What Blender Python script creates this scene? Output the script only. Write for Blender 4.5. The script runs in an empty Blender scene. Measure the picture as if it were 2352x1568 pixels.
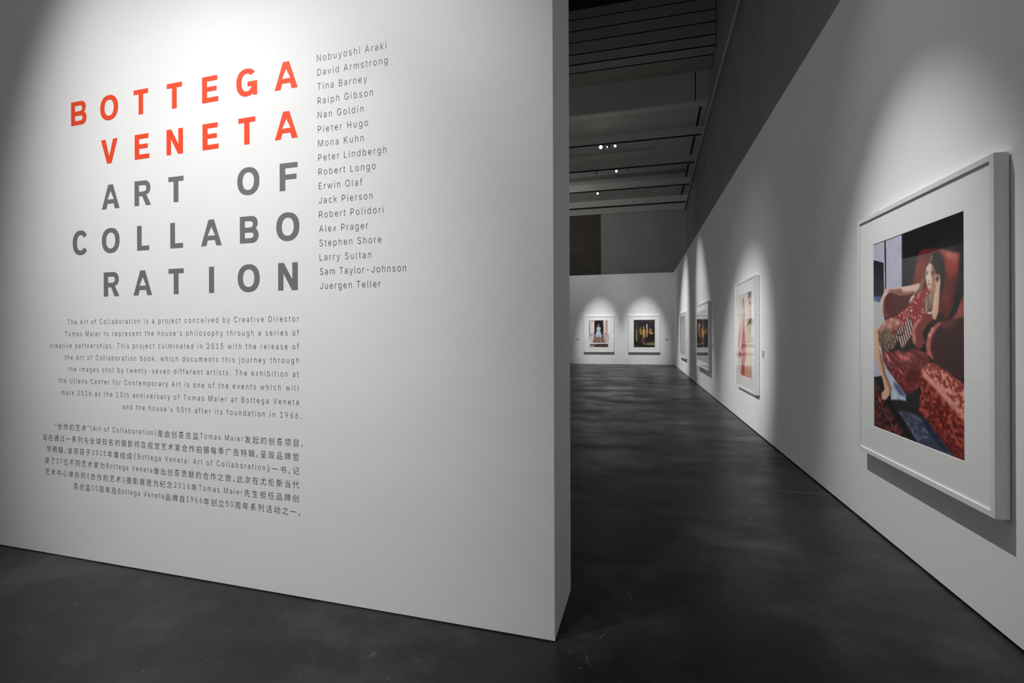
import bpy, bmesh, math, random
import numpy as np
from mathutils import Vector, Matrix, Euler

sc = bpy.context.scene
COL = sc.collection
random.seed(7)
R = math.radians

# ------------------------------------------------------------------ camera
F_PX, HZ_Y, VP_X, ROLL, CAM_H = 1105.0, 767.0, 285.0, 0.0039, 1.5
yaw = math.atan(VP_X / F_PX)
fwd = Vector((-math.sin(yaw), math.cos(yaw), 0))
rgt = Vector((math.cos(yaw), math.sin(yaw), 0))
upv = Vector((0, 0, 1))
c_up = upv * math.cos(ROLL) + rgt * math.sin(ROLL)
c_rt = rgt * math.cos(ROLL) - upv * math.sin(ROLL)
cam_data = bpy.data.cameras.new('camera')
cam = bpy.data.objects.new('camera', cam_data)
COL.objects.link(cam)
m = Matrix.Identity(4)
for i in range(3):
    m[i][0], m[i][1], m[i][2] = c_rt[i], c_up[i], -fwd[i]
m.translation = Vector((0, 0, CAM_H))
cam.matrix_world = m
cam_data.sensor_fit = 'HORIZONTAL'
cam_data.sensor_width = 36.0
cam_data.lens = F_PX / 2352.0 * 36.0
cam_data.shift_y = -(784.0 - HZ_Y) / 2352.0
cam_data.clip_start = 0.05
cam_data.clip_end = 200
sc.camera = cam

# ------------------------------------------------------------------ world, exposure
world = bpy.data.worlds.new('world')
sc.world = world
world.use_nodes = True
world.node_tree.nodes['Background'].inputs[0].default_value = (0.5, 0.52, 0.55, 1)
world.node_tree.nodes['Background'].inputs[1].default_value = 0.02
sc.view_settings.view_transform = 'Standard'
sc.view_settings.look = 'None'
sc.view_settings.gamma = 1.0
sc.view_settings.use_curve_mapping = False
sc.view_settings.exposure = 0.0

# ------------------------------------------------------------------ helpers
def tag(o, label=None, cat=None, group=None, kind=None):
    for k, v in (('label', label), ('category', cat), ('group', group), ('kind', kind)):
        if v:
            o[k] = v
    return o

def empty(name, loc, rot=(0, 0, 0), **kw):
    o = bpy.data.objects.new(name, None)
    COL.objects.link(o)
    o.location = loc
    o.rotation_euler = rot
    o.empty_display_size = 0.1
    return tag(o, **kw)

def lin(c):
    c = c / 255.0
    return c / 12.92 if c <= 0.04045 else ((c + 0.055) / 1.055) ** 2.4

def rgb(r, g, b, k=1.0):
    return (lin(r) * k, lin(g) * k, lin(b) * k, 1)

class MB:
    """collects boxes, tubes and polygons, links them as one mesh object"""
    def __init__(self):
        self.bm = bmesh.new()
    def box(self, x0, x1, y0, y1, z0, z1):
        v = [self.bm.verts.new(p) for p in ((x0, y0, z0), (x1, y0, z0), (x1, y1, z0), (x0, y1, z0),
                                            (x0, y0, z1), (x1, y0, z1), (x1, y1, z1), (x0, y1, z1))]
        for f in ((3, 2, 1, 0), (4, 5, 6, 7), (0, 1, 5, 4), (1, 2, 6, 5), (2, 3, 7, 6), (3, 0, 4, 7)):
            self.bm.faces.new([v[i] for i in f])
        return self
    def prism(self, pts, axis, a, b):
        """polygon in the two other axes, extruded along axis from a to b"""
        def mk(p, t):
            return {'x': (t, p[0], p[1]), 'y': (p[0], t, p[1]), 'z': (p[0], p[1], t)}[axis]
        A = [self.bm.verts.new(mk(p, a)) for p in pts]
        B = [self.bm.verts.new(mk(p, b)) for p in pts]
        n = len(pts)
        self.bm.faces.new(A[::-1]); self.bm.faces.new(B)
        for i in range(n):
            self.bm.faces.new((A[i], A[(i + 1) % n], B[(i + 1) % n], B[i]))
        return self
    def lathe(self, prof, n=20, mat=None):
        """prof: (radius, height) pairs about local z, transformed by mat"""
        mat = mat or Matrix.Identity(4)
        rings = []
        for r_, h in prof:
            rings.append([self.bm.verts.new(mat @ Vector((max(r_, 1e-4) * math.cos(2 * math.pi * i / n),
                                                          max(r_, 1e-4) * math.sin(2 * math.pi * i / n), h))) for i in range(n)])
        for a, b in zip(rings, rings[1:]):
            for i in range(n):
                self.bm.faces.new((a[i], a[(i + 1) % n], b[(i + 1) % n], b[i]))
        self.bm.faces.new(rings[0][::-1]); self.bm.faces.new(rings[-1])
        return self
    def build(self, name, mat, parent=None, bevel=0.0, loc=None, rot=None, smooth=False):
        bmesh.ops.recalc_face_normals(self.bm, faces=self.bm.faces)
        me = bpy.data.meshes.new(name)
        if smooth:
            for f in self.bm.faces:
                f.smooth = len(f.verts) == 4
        self.bm.to_mesh(me); self.bm.free()
        me.materials.append(mat)
        o = bpy.data.objects.new(name, me)
        COL.objects.link(o)
        if parent:
            o.parent = parent
        if loc:
            o.location = loc
        if rot:
            o.rotation_euler = rot
        if bevel:
            b = o.modifiers.new('bevel', 'BEVEL'); b.width = bevel; b.segments = 2; b.limit_method = 'ANGLE'
        return o

def new_mat(name, base=(0.8, 0.8, 0.8, 1), rough=0.5, spec=0.5, metal=0.0):
    mt = bpy.data.materials.new(name)
    mt.use_nodes = True
    p = mt.node_tree.nodes['Principled BSDF']
    p.inputs['Base Color'].default_value = base
    p.inputs['Roughness'].default_value = rough
    p.inputs['Specular IOR Level'].default_value = spec
    p.inputs['Metallic'].default_value = metal
    return mt, mt.node_tree.nodes, mt.node_tree.links, p

def noise(N, L, vec, scale, detail=4, rough=0.5, sx=None):
    n = N.new('ShaderNodeTexNoise')
    n.inputs['Scale'].default_value = scale
    n.inputs['Detail'].default_value = detail
    n.inputs['Roughness'].default_value = rough
    src = vec
    if sx:
        mp = N.new('ShaderNodeMapping'); mp.inputs['Scale'].default_value = sx
        L.new(vec, mp.inputs['Vector']); src = mp.outputs[0]
    L.new(src, n.inputs['Vector'])
    return n.outputs['Fac']

def ramp(N, L, fac, stops):
    r = N.new('ShaderNodeValToRGB')
    L.new(fac, r.inputs[0])
    e = r.color_ramp.elements
    while len(e) < len(stops):
        e.new(0.5)
    for el, (p, c) in zip(e, stops):
        el.position = p
        el.color = c if len(c) == 4 else (*c, 1)
    return r.outputs[0]

def geo_pos(N):
    return N.new('ShaderNodeNewGeometry').outputs['Position']

def mix(N, L, a, b, fac, mode='MIX'):
    n = N.new('ShaderNodeMix'); n.data_type = 'RGBA'; n.blend_type = mode
    if isinstance(fac, float):
        n.inputs[0].default_value = fac
    else:
        L.new(fac, n.inputs[0])
    for s, v in ((6, a), (7, b)):
        if isinstance(v, tuple):
            n.inputs[s].default_value = v
        else:
            L.new(v, n.inputs[s])
    return n.outputs[2]

def bump(N, L, p, h, strength, dist):
    b = N.new('ShaderNodeBump'); b.inputs['Strength'].default_value = strength; b.inputs['Distance'].default_value = dist
    L.new(h, b.inputs['Height']); L.new(b.outputs[0], p.inputs['Normal'])

# ------------------------------------------------------------------ materials
# painted plasterboard
def plaster(name, c):
    mt, N, L, p = new_mat(name, rough=0.8, spec=0.12)
    P = geo_pos(N)
    f = noise(N, L, P, 1.3, 5, 0.55, (1, 1, 2.2))
    col = ramp(N, L, f, [(0.3, (c * 0.965, c * 0.965, c * 0.965)), (0.7, (c, c, c))])
    sp = noise(N, L, P, 11.0, 2, 0.5)
    spots = ramp(N, L, sp, [(0.195, (0.87, 0.87, 0.87)), (0.215, (1, 1, 1))])
    L.new(mix(N, L, col, spots, 1.0, 'MULTIPLY'), p.inputs['Base Color'])
    bump(N, L, p, noise(N, L, P, 30, 4, 0.6, (1, 1, 3)), 0.05, 0.004)
    return mt
M_WALL = plaster('white_wall_paint', 0.80)
M_WALL2 = plaster('white_wall_paint_far', 0.80)

# dark polished concrete floor
M_FLOOR, N, L, p = new_mat('polished_concrete', rough=0.4, spec=0.30)
P = geo_pos(N)
big = noise(N, L, P, 0.55, 6, 0.6)
mid = noise(N, L, P, 2.6, 8, 0.62, (1, 1.5, 1))
col = ramp(N, L, big, [(0.3, (0.009, 0.009, 0.010)), (0.7, (0.018, 0.018, 0.0187))])
col2 = ramp(N, L, mid, [(0.3, (0.62, 0.62, 0.63)), (0.72, (1.5, 1.48, 1.46))])
col = mix(N, L, col, col2, 1.0, 'MULTIPLY')
cloud = ramp(N, L, noise(N, L, P, 1.15, 9, 0.68, (1, 1.3, 1)), [(0.5, (0, 0, 0)), (0.72, (0.028, 0.0285, 0.030))])
col = mix(N, L, col, cloud, 1.0, 'ADD')
# pale scratches and flecks
v = N.new('ShaderNodeTexVoronoi'); v.feature = 'DISTANCE_TO_EDGE'; v.inputs['Scale'].default_value = 1.1
wp = N.new('ShaderNodeTexNoise'); wp.inputs['Scale'].default_value = 3.0
L.new(P, wp.inputs['Vector'])
L.new(mix(N, L, P, wp.outputs['Color'], 0.3), v.inputs['Vector'])
scr = ramp(N, L, v.outputs['Distance'], [(0.0, (1, 1, 1)), (0.004, (0, 0, 0))])
brk = ramp(N, L, noise(N, L, P, 5.5, 3), [(0.60, (0, 0, 0)), (0.68, (1, 1, 1))])
flk = ramp(N, L, noise(N, L, P, 34, 2, 0.5, (1, 2.0, 1)), [(0.70, (0, 0, 0)), (0.74, (1, 1, 1))])
msk = mix(N, L, mix(N, L, scr, brk, 1.0, 'MULTIPLY'), flk, 1.0, 'ADD')
scl = mix(N, L, msk, (0.55, 0.55, 0.55, 1), 1.0, 'MULTIPLY')
L.new(mix(N, L, col, (0.16, 0.16, 0.16, 1), scl), p.inputs['Base Color'])
rg = ramp(N, L, noise(N, L, P, 0.9, 7, 0.62, (1, 1.6, 1)), [(0.35, (0.26, 0.26, 0.26)), (0.66, (0.48, 0.48, 0.48))])
L.new(rg, p.inputs['Roughness'])
bump(N, L, p, noise(N, L, P, 7, 6, 0.6), 0.05, 0.01)

def concrete(name, a, b, rough=0.85):
    mt, N, L, p = new_mat(name, rough=rough, spec=0.2)
    f = noise(N, L, geo_pos(N), 0.8, 6, 0.6)
    L.new(ramp(N, L, f, [(0.3, (*a, 1)), (0.7, (*b, 1))]), p.inputs['Base Color'])
    bump(N, L, p, noise(N, L, geo_pos(N), 9, 4), 0.15, 0.02)
    return mt
M_CONC = concrete('old_grey_concrete', (0.27, 0.27, 0.25), (0.32, 0.317, 0.297))
M_BAY = concrete('bay_panel_paint', (0.50, 0.50, 0.47), (0.56, 0.555, 0.53))
M_REAR = concrete('rear_wall_plaster', (0.42, 0.42, 0.40), (0.50, 0.50, 0.48))
M_BEAM = concrete('pale_beam_paint', (0.62, 0.61, 0.58), (0.68, 0.67, 0.64))
M_SLAT = concrete('dark_louvre_metal', (0.36, 0.35, 0.32), (0.42, 0.41, 0.38))
M_BLACK = concrete('black_ceiling', (0.015, 0.015, 0.018), (0.02, 0.02, 0.022))
M_GRILLE = concrete('brown_grille_metal', (0.12, 0.105, 0.085), (0.16, 0.145, 0.12), 0.6)
M_GAP = new_mat('shadow_gap_black', (0.01, 0.01, 0.01, 1), 0.9, 0.1)[0]
M_TRACK = new_mat('black_track_metal', (0.008, 0.008, 0.008, 1), 0.5, 0.3)[0]
M_LAMPB = new_mat('grey_lamp_metal', (0.30, 0.30, 0.29, 1), 0.4, 0.4)[0]
M_JOINT = new_mat('floor_joint_filler', (0.13, 0.13, 0.128, 1), 0.7, 0.3)[0]

# frames
M_FRAME, N, L, p = new_mat('white_lacquered_wood', rough=0.38, spec=0.4)
f = noise(N, L, N.new('ShaderNodeTexCoord').outputs['Object'], 6, 3)
L.new(ramp(N, L, f, [(0.3, (0.72, 0.725, 0.735)), (0.7, (0.75, 0.755, 0.765))]), p.inputs['Base Color'])
M_MAT, N, L, p = new_mat('white_mat_board', rough=0.8, spec=0.15)
f = noise(N, L, N.new('ShaderNodeTexCoord').outputs['Object'], 60, 3)
L.new(ramp(N, L, f, [(0.3, (0.87, 0.87, 0.87)), (0.7, (0.90, 0.90, 0.90))]), p.inputs['Base Color'])
M_CORE = new_mat('mat_board_core', (0.86, 0.84, 0.80, 1), 0.8, 0.1)[0]
M_PRINT, N, L, p = new_mat('photo_print', rough=0.55, spec=0.15)
at = N.new('ShaderNodeAttribute'); at.attribute_name = 'ink'
L.new(at.outputs['Color'], p.inputs['Base Color'])

# acrylic glazing: clear pane with fresnel reflection
M_GLASS = bpy.data.materials.new('clear_glazing'); M_GLASS.use_nodes = True
N, L = M_GLASS.node_tree.nodes, M_GLASS.node_tree.links
N.clear()
out = N.new('ShaderNodeOutputMaterial'); mx = N.new('ShaderNodeMixShader'); tr = N.new('ShaderNodeBsdfTransparent')
gl = N.new('ShaderNodeBsdfGlossy')
lw = N.new('ShaderNodeLayerWeight'); lw.inputs['Blend'].default_value = 0.5
pw = N.new('ShaderNodeMath'); pw.operation = 'POWER'; pw.inputs[1].default_value = 5.0; L.new(lw.outputs['Facing'], pw.inputs[0])
fr = N.new('ShaderNodeMath'); fr.operation = 'MULTIPLY_ADD'; fr.inputs[1].default_value = 0.92; fr.inputs[2].default_value = 0.038; L.new(pw.outputs[0], fr.inputs[0])
gl.inputs['Roughness'].default_value = 0.015
tr.inputs['Color'].default_value = (0.985, 0.988, 0.985, 1)
nb = N.new('ShaderNodeTexNoise'); nb.inputs['Scale'].default_value = 1.6; nb.inputs['Detail'].default_value = 1
L.new(N.new('ShaderNodeTexCoord').outputs['Object'], nb.inputs['Vector'])
bb = N.new('ShaderNodeBump'); bb.inputs['Strength'].default_value = 0.12; bb.inputs['Distance'].default_value = 0.02
L.new(nb.outputs['Fac'], bb.inputs['Height']); L.new(bb.outputs[0], gl.inputs['Normal'])
L.new(fr.outputs[0], mx.inputs[0]); L.new(tr.outputs[0], mx.inputs[1]); L.new(gl.outputs[0], mx.inputs[2])
L.new(mx.outputs[0], out.inputs['Surface'])

def vinyl(name, c):
    return new_mat(name, (*c, 1), 0.42, 0.5)[0]
M_ORANGE = vinyl('orange_vinyl', (0.84, 0.072, 0.022))
M_GREY = vinyl('grey_vinyl', (0.165, 0.165, 0.168))
M_DARK = vinyl('dark_grey_vinyl', (0.06, 0.06, 0.063))
M_EMIT = bpy.data.materials.new('lit_lamp_lens'); M_EMIT.use_nodes = True
pe = M_EMIT.node_tree.nodes['Principled BSDF']
pe.inputs['Emission Color'].default_value = (1, 0.96, 0.9, 1); pe.inputs['Emission Strength'].default_value = 14
M_EMIT2 = M_EMIT.copy(); M_EMIT2.name = 'dazzling_lamp_lens'
M_EMIT2.node_tree.nodes['Principled BSDF'].inputs['Emission Strength'].default_value = 60

# ------------------------------------------------------------------ lights (aimed spots of the lighting tracks, then added fill lamps)
def spot(loc, aim, watt, cone, blend, size=0.02, col=(1, 0.995, 0.985), parent=None):
    d = bpy.data.lights.new('spot_light', 'SPOT')
    d.energy = watt; d.spot_size = R(cone); d.spot_blend = blend; d.shadow_soft_size = size; d.color = col
    o = bpy.data.objects.new('spot_light', d); COL.objects.link(o)
    o.location = loc
    o.rotation_euler = (Vector(aim) - Vector(loc)).to_track_quat('-Z', 'Y').to_euler()
    return o
# wash on the title wall
spot((-1.44, 0.21, 4.8), (-1.72, 2.35, 2.2), 262, 73, 1.0, 0.04)
spot((-4.13, -0.61, 6.97), (-2.60, 2.35, 1.58), 1650, 38.5, 1.0, 0.05)
# right wall pictures
spot((-0.60, 3.70, 6.2), (1.75, 3.70, 0.60), 1060, 33.5, 1.0, 0.012)
spot((-0.60, 3.70, 6.2), (1.75, 3.70, 2.1), 75, 50, 1.0, 0.012)
spot((-3.14, 5.49, 5.61), (1.75, 8.9, 0.64), 1950, 32, 1.0, 0.012)
spot((-3.14, 5.49, 5.61), (1.75, 8.8, 1.4), 150, 42, 1.0, 0.012)
spot((-2.10, 17.0, 10.0), (1.75, 13.72, 0.96), 3900, 22, 1.0, 0.02)
spot((-2.70, 15.9, 9.8), (1.75, 19.8, 0.03), 5900, 29.3, 1.0, 0.02)
# back wall pictures: one narrow and one wide beam each
for x_ in (-1.76, 0.36):
    spot((x_ + 0.02, 20.0, 8.9), (x_, 24.1, 1.15), 3300, 18, 1.0, 0.02)
    spot((x_ + 0.02, 20.0, 8.9), (x_, 24.1, 2.5), 300, 44, 1.0, 0.02)
# added fill spots: bounce ambient light off unseen partitions left and behind the camera
for y_ in (6.0, 11.0, 16.0, 21.0):
    spot((-4.2, y_, 7.0), (-7.0, y_, 1.6), 1300 if y_ < 8 else 750, 85, 1.0, 0.1)
for x_ in (-3.4, 0.2):
    spot((x_, -2.4, 7.0), (x_, -5.5, 1.6), 550, 85, 1.0, 0.1)
# extra hidden fill spot, added to lift the hall's rear wall above the partition
spot((-6.0, 21.0, 7.2), (-1.2, 27.4, 6.3), 260, 95, 1.0, 0.2)
# added overhead fill area light, out of view, for general ambient
def area(loc, rot, sx, sy, watt, col=(1, 1, 1)):
    d = bpy.data.lights.new('fill_area_light', 'AREA'); d.shape = 'RECTANGLE'; d.size = sx; d.size_y = sy; d.energy = watt; d.color = col
    o = bpy.data.objects.new('fill_area_light', d); COL.objects.link(o); o.location = loc; o.rotation_euler = rot
    return o
area((-2.7, -1.0, 12.8), (0, 0, 0), 9.0, 9.0, 220, (0.93, 0.96, 1.0))

# ------------------------------------------------------------------ structure
XW, XS = 1.748, 2.63
TOP = 4.415
YB = 24.10
def struct(name, mb, mat, **kw):
    o = mb.build(name, mat, **kw); o['kind'] = 'structure'; return o

fl = struct('floor', MB().box(-8.2, 3.2, -6.2, 28.2, -0.3, 0.0), M_FLOOR)
MB().box(-1.6, XW + 0.02, 5.061, 5.072, -0.01, 0.0007).build('expansion_joint', M_JOINT, parent=fl)

# white exhibition partitions (each stands on a recessed plinth that leaves a thin dark gap)
struct('wall_right', MB().box(XW, XW + 0.16, -6.0, YB + 0.16, 0.014, TOP), M_WALL)
struct('baseboard_right', MB().box(XW + 0.03, XW + 0.13, -6.0, YB + 0.13, 0.0, 0.014), M_GAP)
struct('wall_back', MB().box(-7.9, XW, YB, YB + 0.16, 0.008, TOP), M_WALL2)
struct('baseboard_back', MB().box(-7.9, XW, YB + 0.02, YB + 0.13, 0.0, 0.008), M_GAP)

# title wall, turned 1.5 degrees against the others; its long face carries the writing
TW_A = Vector((-0.387, 2.317, 0.0)); TW_R = R(-1.501)
def title_space(name, **kw):
    """Empty whose x runs along the title wall, y up, z out of the wall"""
    return empty(name, TW_A, (R(90), 0, TW_R), **kw)
tw = struct('wall_title', MB().box(-5.6, 0.0, 0.0, 0.487, 0.004, TOP), M_WALL, bevel=0.003)
tw.location = TW_A; tw.rotation_euler = (0, 0, TW_R)
tb = struct('baseboard_title', MB().box(-5.58, -0.012, 0.012, 0.475, 0.0, 0.004), M_GAP)
tb.location = TW_A; tb.rotation_euler = (0, 0, TW_R)

# white partitions added out of view to bounce fill light into the hall
struct('wall_bounce_left', MB().box(-7.15, -7.0, 3.2, YB, 0.0, TOP), M_WALL2)
struct('wall_bounce_front', MB().box(-7.0, XW, -5.65, -5.5, 0.0, TOP), M_WALL2)

# old concrete hall around them
struct('wall_hall_right', MB().box(XS, XS + 0.3, -6.0, 27.8, 0.0, 13.3), M_CONC)
struct('wall_hall_back', MB().box(-8.0, XS, 27.37, 27.7, 0.0, 13.3), M_REAR)
struct('wall_hall_left', MB().box(-8.3, -8.0, -6.0, 27.7, 0.0, 13.3), M_CONC)
struct('wall_hall_front', MB().box(-8.0, XS, -6.3, -6.0, 0.0, 13.3), M_CONC)
struct('ceiling', MB().box(-8.0, XS, -6.0, 17.15, 13.0, 13.3), M_BLACK)

# sawtooth end: louvred slope, gutter beam, then bays of panels between beams that drop to the back
lv = MB().prism([(17.32, 13.0), (17.32, 11.5), (17.42, 11.22), (17.62, 11.06), (18.45, 11.0), (18.8, 11.0), (17.9, 11.6), (17.6, 13.0)], 'x', -8.0, XS)
lou = struct('trim_1', lv, M_BLACK)
prof = [(17.2, 13.02), (17.2, 12.73), (17.2, 12.33), (17.2, 11.92), (17.22, 11.50), (17.30, 11.18), (17.50, 10.97), (18.40, 10.91)]
for (ya, za), (yb, zb_) in zip(prof, prof[1:]):
    l_ = math.hypot(yb - ya, zb_ - za); uy, uz = (yb - ya) / l_, (zb_ - za) / l_
    ya, za = ya + uy * 0.035, za + uz * 0.035
    MB().prism([(ya + 0.03, za), (yb, zb_), (yb + 0.03 * abs(uz), zb_ + 0.03 * abs(uy)), (ya + 0.06, za + 0.03 * abs(uy))], 'x', -7.95, XS - 0.02).build('slat', M_SLAT, parent=lou)
struct('trim_2', MB().box(-8.0, XS, 18.40, 18.8, 9.86, 10.93), M_BAY)
struct('trim_3', MB().box(-8.0, XS, 18.42, 18.8, 9.81, 9.86), M_BEAM)
struct('trim_4', MB().box(XS - 0.55, XS - 0.52, 18.385, 18.4, 9.87, 10.93), M_GAP)
beams = [(20.0, 9.27), (22.2, 8.96), (24.3, 8.63), (26.57, 8.41)]
prev = (18.8, 9.84)
k = 5
for i, (y, z) in enumerate(beams):
    mb = MB().prism([prev, (y, z + 0.33), (y, z + 0.45), (prev[0], prev[1] + 0.12)], 'x', -8.0, XS)
    struct('ceiling', mb, M_BAY)
    struct('trim_%d' % k, MB().box(-8.0, XS, y, y + 0.2, z, z + 0.36), M_BEAM); k += 1
    sl = (z + 0.33 - prev[1]) / (y - prev[0])
    struct('trim_%d' % k, MB().prism([(prev[0], prev[1] - 0.012), (y, z + 0.318), (y, z + 0.335), (prev[0], prev[1] + 0.005)], 'x', XS - 0.34, XS - 0.27), M_GAP); k += 1
    if 1 <= i <= 2:
        ym = prev[0] + 0.55 * (y - prev[0]); zm = prev[1] + sl * (ym - prev[0])
        struct('trim_%d' % k, MB().box(-8.0, 0.68 if i == 1 else XS - 0.34, ym, ym + 0.35, zm - 0.10, zm), M_CONC if i == 2 else M_BAY); k += 1
    prev = (y + 0.2, z + 0.30)
struct('ceiling', MB().prism([prev, (27.4, 8.45), (27.4, 8.6), (prev[0], prev[1] + 0.15)], 'x', -8.0, XS), M_CONC)
struct('trim_%d' % k, MB().box(-8.0, XS, 27.25, 27.37, 8.18, 8.5), M_BEAM); k += 1
# curved edge beam on the hall's side wall, with its pale lip
low = [(-5.0, 11.4), (4.0, 10.7), (9.0, 10.15), (13.5, 9.71), (17.7, 9.36), (20.0, 9.14), (22.3, 8.86), (23.9, 8.66), (25.6, 8.36), (27.3, 8.1)]
up = [(27.3, 8.25), (25.6, 8.52), (23.9, 8.82), (22.3, 9.05), (20.0, 9.4), (18.7, 9.85), (17.8, 10.47), (16.4, 10.83), (15.0, 11.08), (9.0, 11.9), (4.0, 12.4), (-5.0, 12.9)]
struct('trim_%d' % k, MB().prism(low + up, 'x', XS - 0.10, XS + 0.02), M_CONC); k += 1
lip = low + [(y, z + 0.07) for y, z in low[::-1]]
struct('trim_%d' % k, MB().prism(lip, 'x', XS - 0.13, XS - 0.09), M_BEAM); k += 1

# lighting tracks and their lamps
tracks = []
for i, (y, z) in enumerate(beams):
    t_ = MB().box(-7.6, XS - 0.14, y - 0.02, y + 0.03, z - 0.045, z).build('lighting_track', M_TRACK)
    tag(t_, ['black lighting track under the foremost ceiling beam, holding three lamps',
             'black lighting track under the second ceiling beam, holding one lit and two unlit lamps',
             'black lighting track under the third pale ceiling beam, with a single lit lamp',
             'black lighting track without lamps, under the rearmost ceiling beam'][i], 'track', 'lighting tracks under the ceiling beams')
def track_lamp(x, y, z, aim, label, lens, size=0.85):
    t = empty('track_spotlight', (x, y, z), label=label, cat='lamp', group='spotlights on the lighting tracks')
    d = (Vector(aim) - Vector((x, y, z))).normalized()
    q = d.to_track_quat('Z', 'Y').to_matrix().to_4x4()
    c = Matrix.Translation((0, 0, -0.085)) @ Matrix.Scale(size, 4)
    MB().lathe([(0.030, -0.10), (0.052, -0.09), (0.058, -0.02), (0.062, 0.075), (0.066, 0.09), (0.056, 0.09), (0.054, 0.06)], 20, c @ q).build('lamp_head', M_LAMPB, parent=t, smooth=True)
    MB().box(-0.035, 0.035, -0.014, 0.014, -0.02, 0.0).box(-0.008, 0.008, -0.008, 0.008, -0.06, -0.02).build('bracket', M_LAMPB, parent=t)
    MB().lathe([(0.050, 0.062), (0.052, 0.066), (0.044, 0.074)], 20, c @ q).build('lens', lens, parent=t)
    return t
track_lamp(-1.37, 20.0, 9.225, (-0.2, 0, 1.6), 'dazzling lit spotlight, leftmost of the three on the front track', M_EMIT2, 1.15)
track_lamp(-1.055, 20.0, 9.225, (-9.0, 16.5, 5.0), 'spotlight turned aside with a thin lit crescent, middle of the three on the front track', M_EMIT)
track_lamp(-0.79, 20.0, 9.225, (-2.5, 4, 0.5), 'lit spotlight, right of the three on the front track', M_EMIT)
track_lamp(-0.828, 22.2, 8.915, (-2.5, 4, 0.5), 'only lit spotlight on the second track', M_EMIT)
track_lamp(-1.72, 22.2, 8.915, (-1.9, 30, 2.0), 'unlit spotlight on the second track, left of its lit lamp', M_LAMPB, 0.75)
track_lamp(-0.35, 22.2, 8.915, (0.5, 30, 2.0), 'unlit spotlight on the second track, right of its lit lamp', M_LAMPB, 0.75)
track_lamp(-1.823, 24.3, 8.585, (-2.5, 6, 0.5), 'small lit spotlight hanging alone on the third track', M_EMIT)

# brown louvred grille high on the hall's back wall
g = empty('ventilation_grille', (-4.0, 27.36, 4.2), label='dark brown louvred grille high on the rear concrete wall', cat='grille')
MB().box(-2.6, 2.06, -0.01, 0.0, 0.0, 3.98).build('backing', M_GRILLE, parent=g)
fm = MB().box(-2.6, 2.06, -0.07, -0.01, 3.94, 3.98).box(2.02, 2.06, -0.07, -0.01, 0.0, 3.98).box(-2.6, -2.56, -0.07, -0.01, 0, 3.98).build('grille_frame', M_GRILLE, parent=g)
sm = MB()
for i in range(38):
    z0 = 0.04 + i * 0.102
    sm.prism([(-0.06, z0), (-0.055, z0 + 0.012), (-0.02, z0 + 0.082), (-0.025, z0 + 0.07)], 'x', -2.55, 2.01)
s_ = sm.build('slats', M_GRILLE, parent=g); s_['kind'] = 'stuff'

# ------------------------------------------------------------------ photographs: painter for the flat prints
rng = np.random.RandomState(11)
def vnoise(h, w, cell_y, cell_x):
    cell_y, cell_x = max(cell_y, 3.0), max(cell_x, 3.0)
    gy, gx = int(h / cell_y) + 3, int(w / cell_x) + 3
    g_ = rng.rand(gy, gx)
    y = np.arange(h) / cell_y; x = np.arange(w) / cell_x
    y0 = y.astype(int); x0 = x.astype(int); fy = (y - y0)[:, None]; fx = (x - x0)[None, :]
    fy = fy * fy * (3 - 2 * fy); fx = fx * fx * (3 - 2 * fx)
    a = g_[y0][:, x0]; b = g_[y0][:, x0 + 1]; c = g_[y0 + 1][:, x0]; d = g_[y0 + 1][:, x0 + 1]
    return a * (1 - fx) * (1 - fy) + b * fx * (1 - fy) + c * (1 - fx) * fy + d * fx * fy
def blur(a, r):
    for ax in (0, 1):
        for _ in range(2):
            p_ = np.pad(a, [(r, r) if i == ax else (0, 0) for i in range(2)], mode='edge')
            cs = np.cumsum(np.insert(p_, 0, 0, axis=ax), axis=ax)
            n = 2 * r + 1
            a = (np.take(cs, range(n, cs.shape[ax]), axis=ax) - np.take(cs, range(0, cs.shape[ax] - n), axis=ax)) / n
    return a
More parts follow.
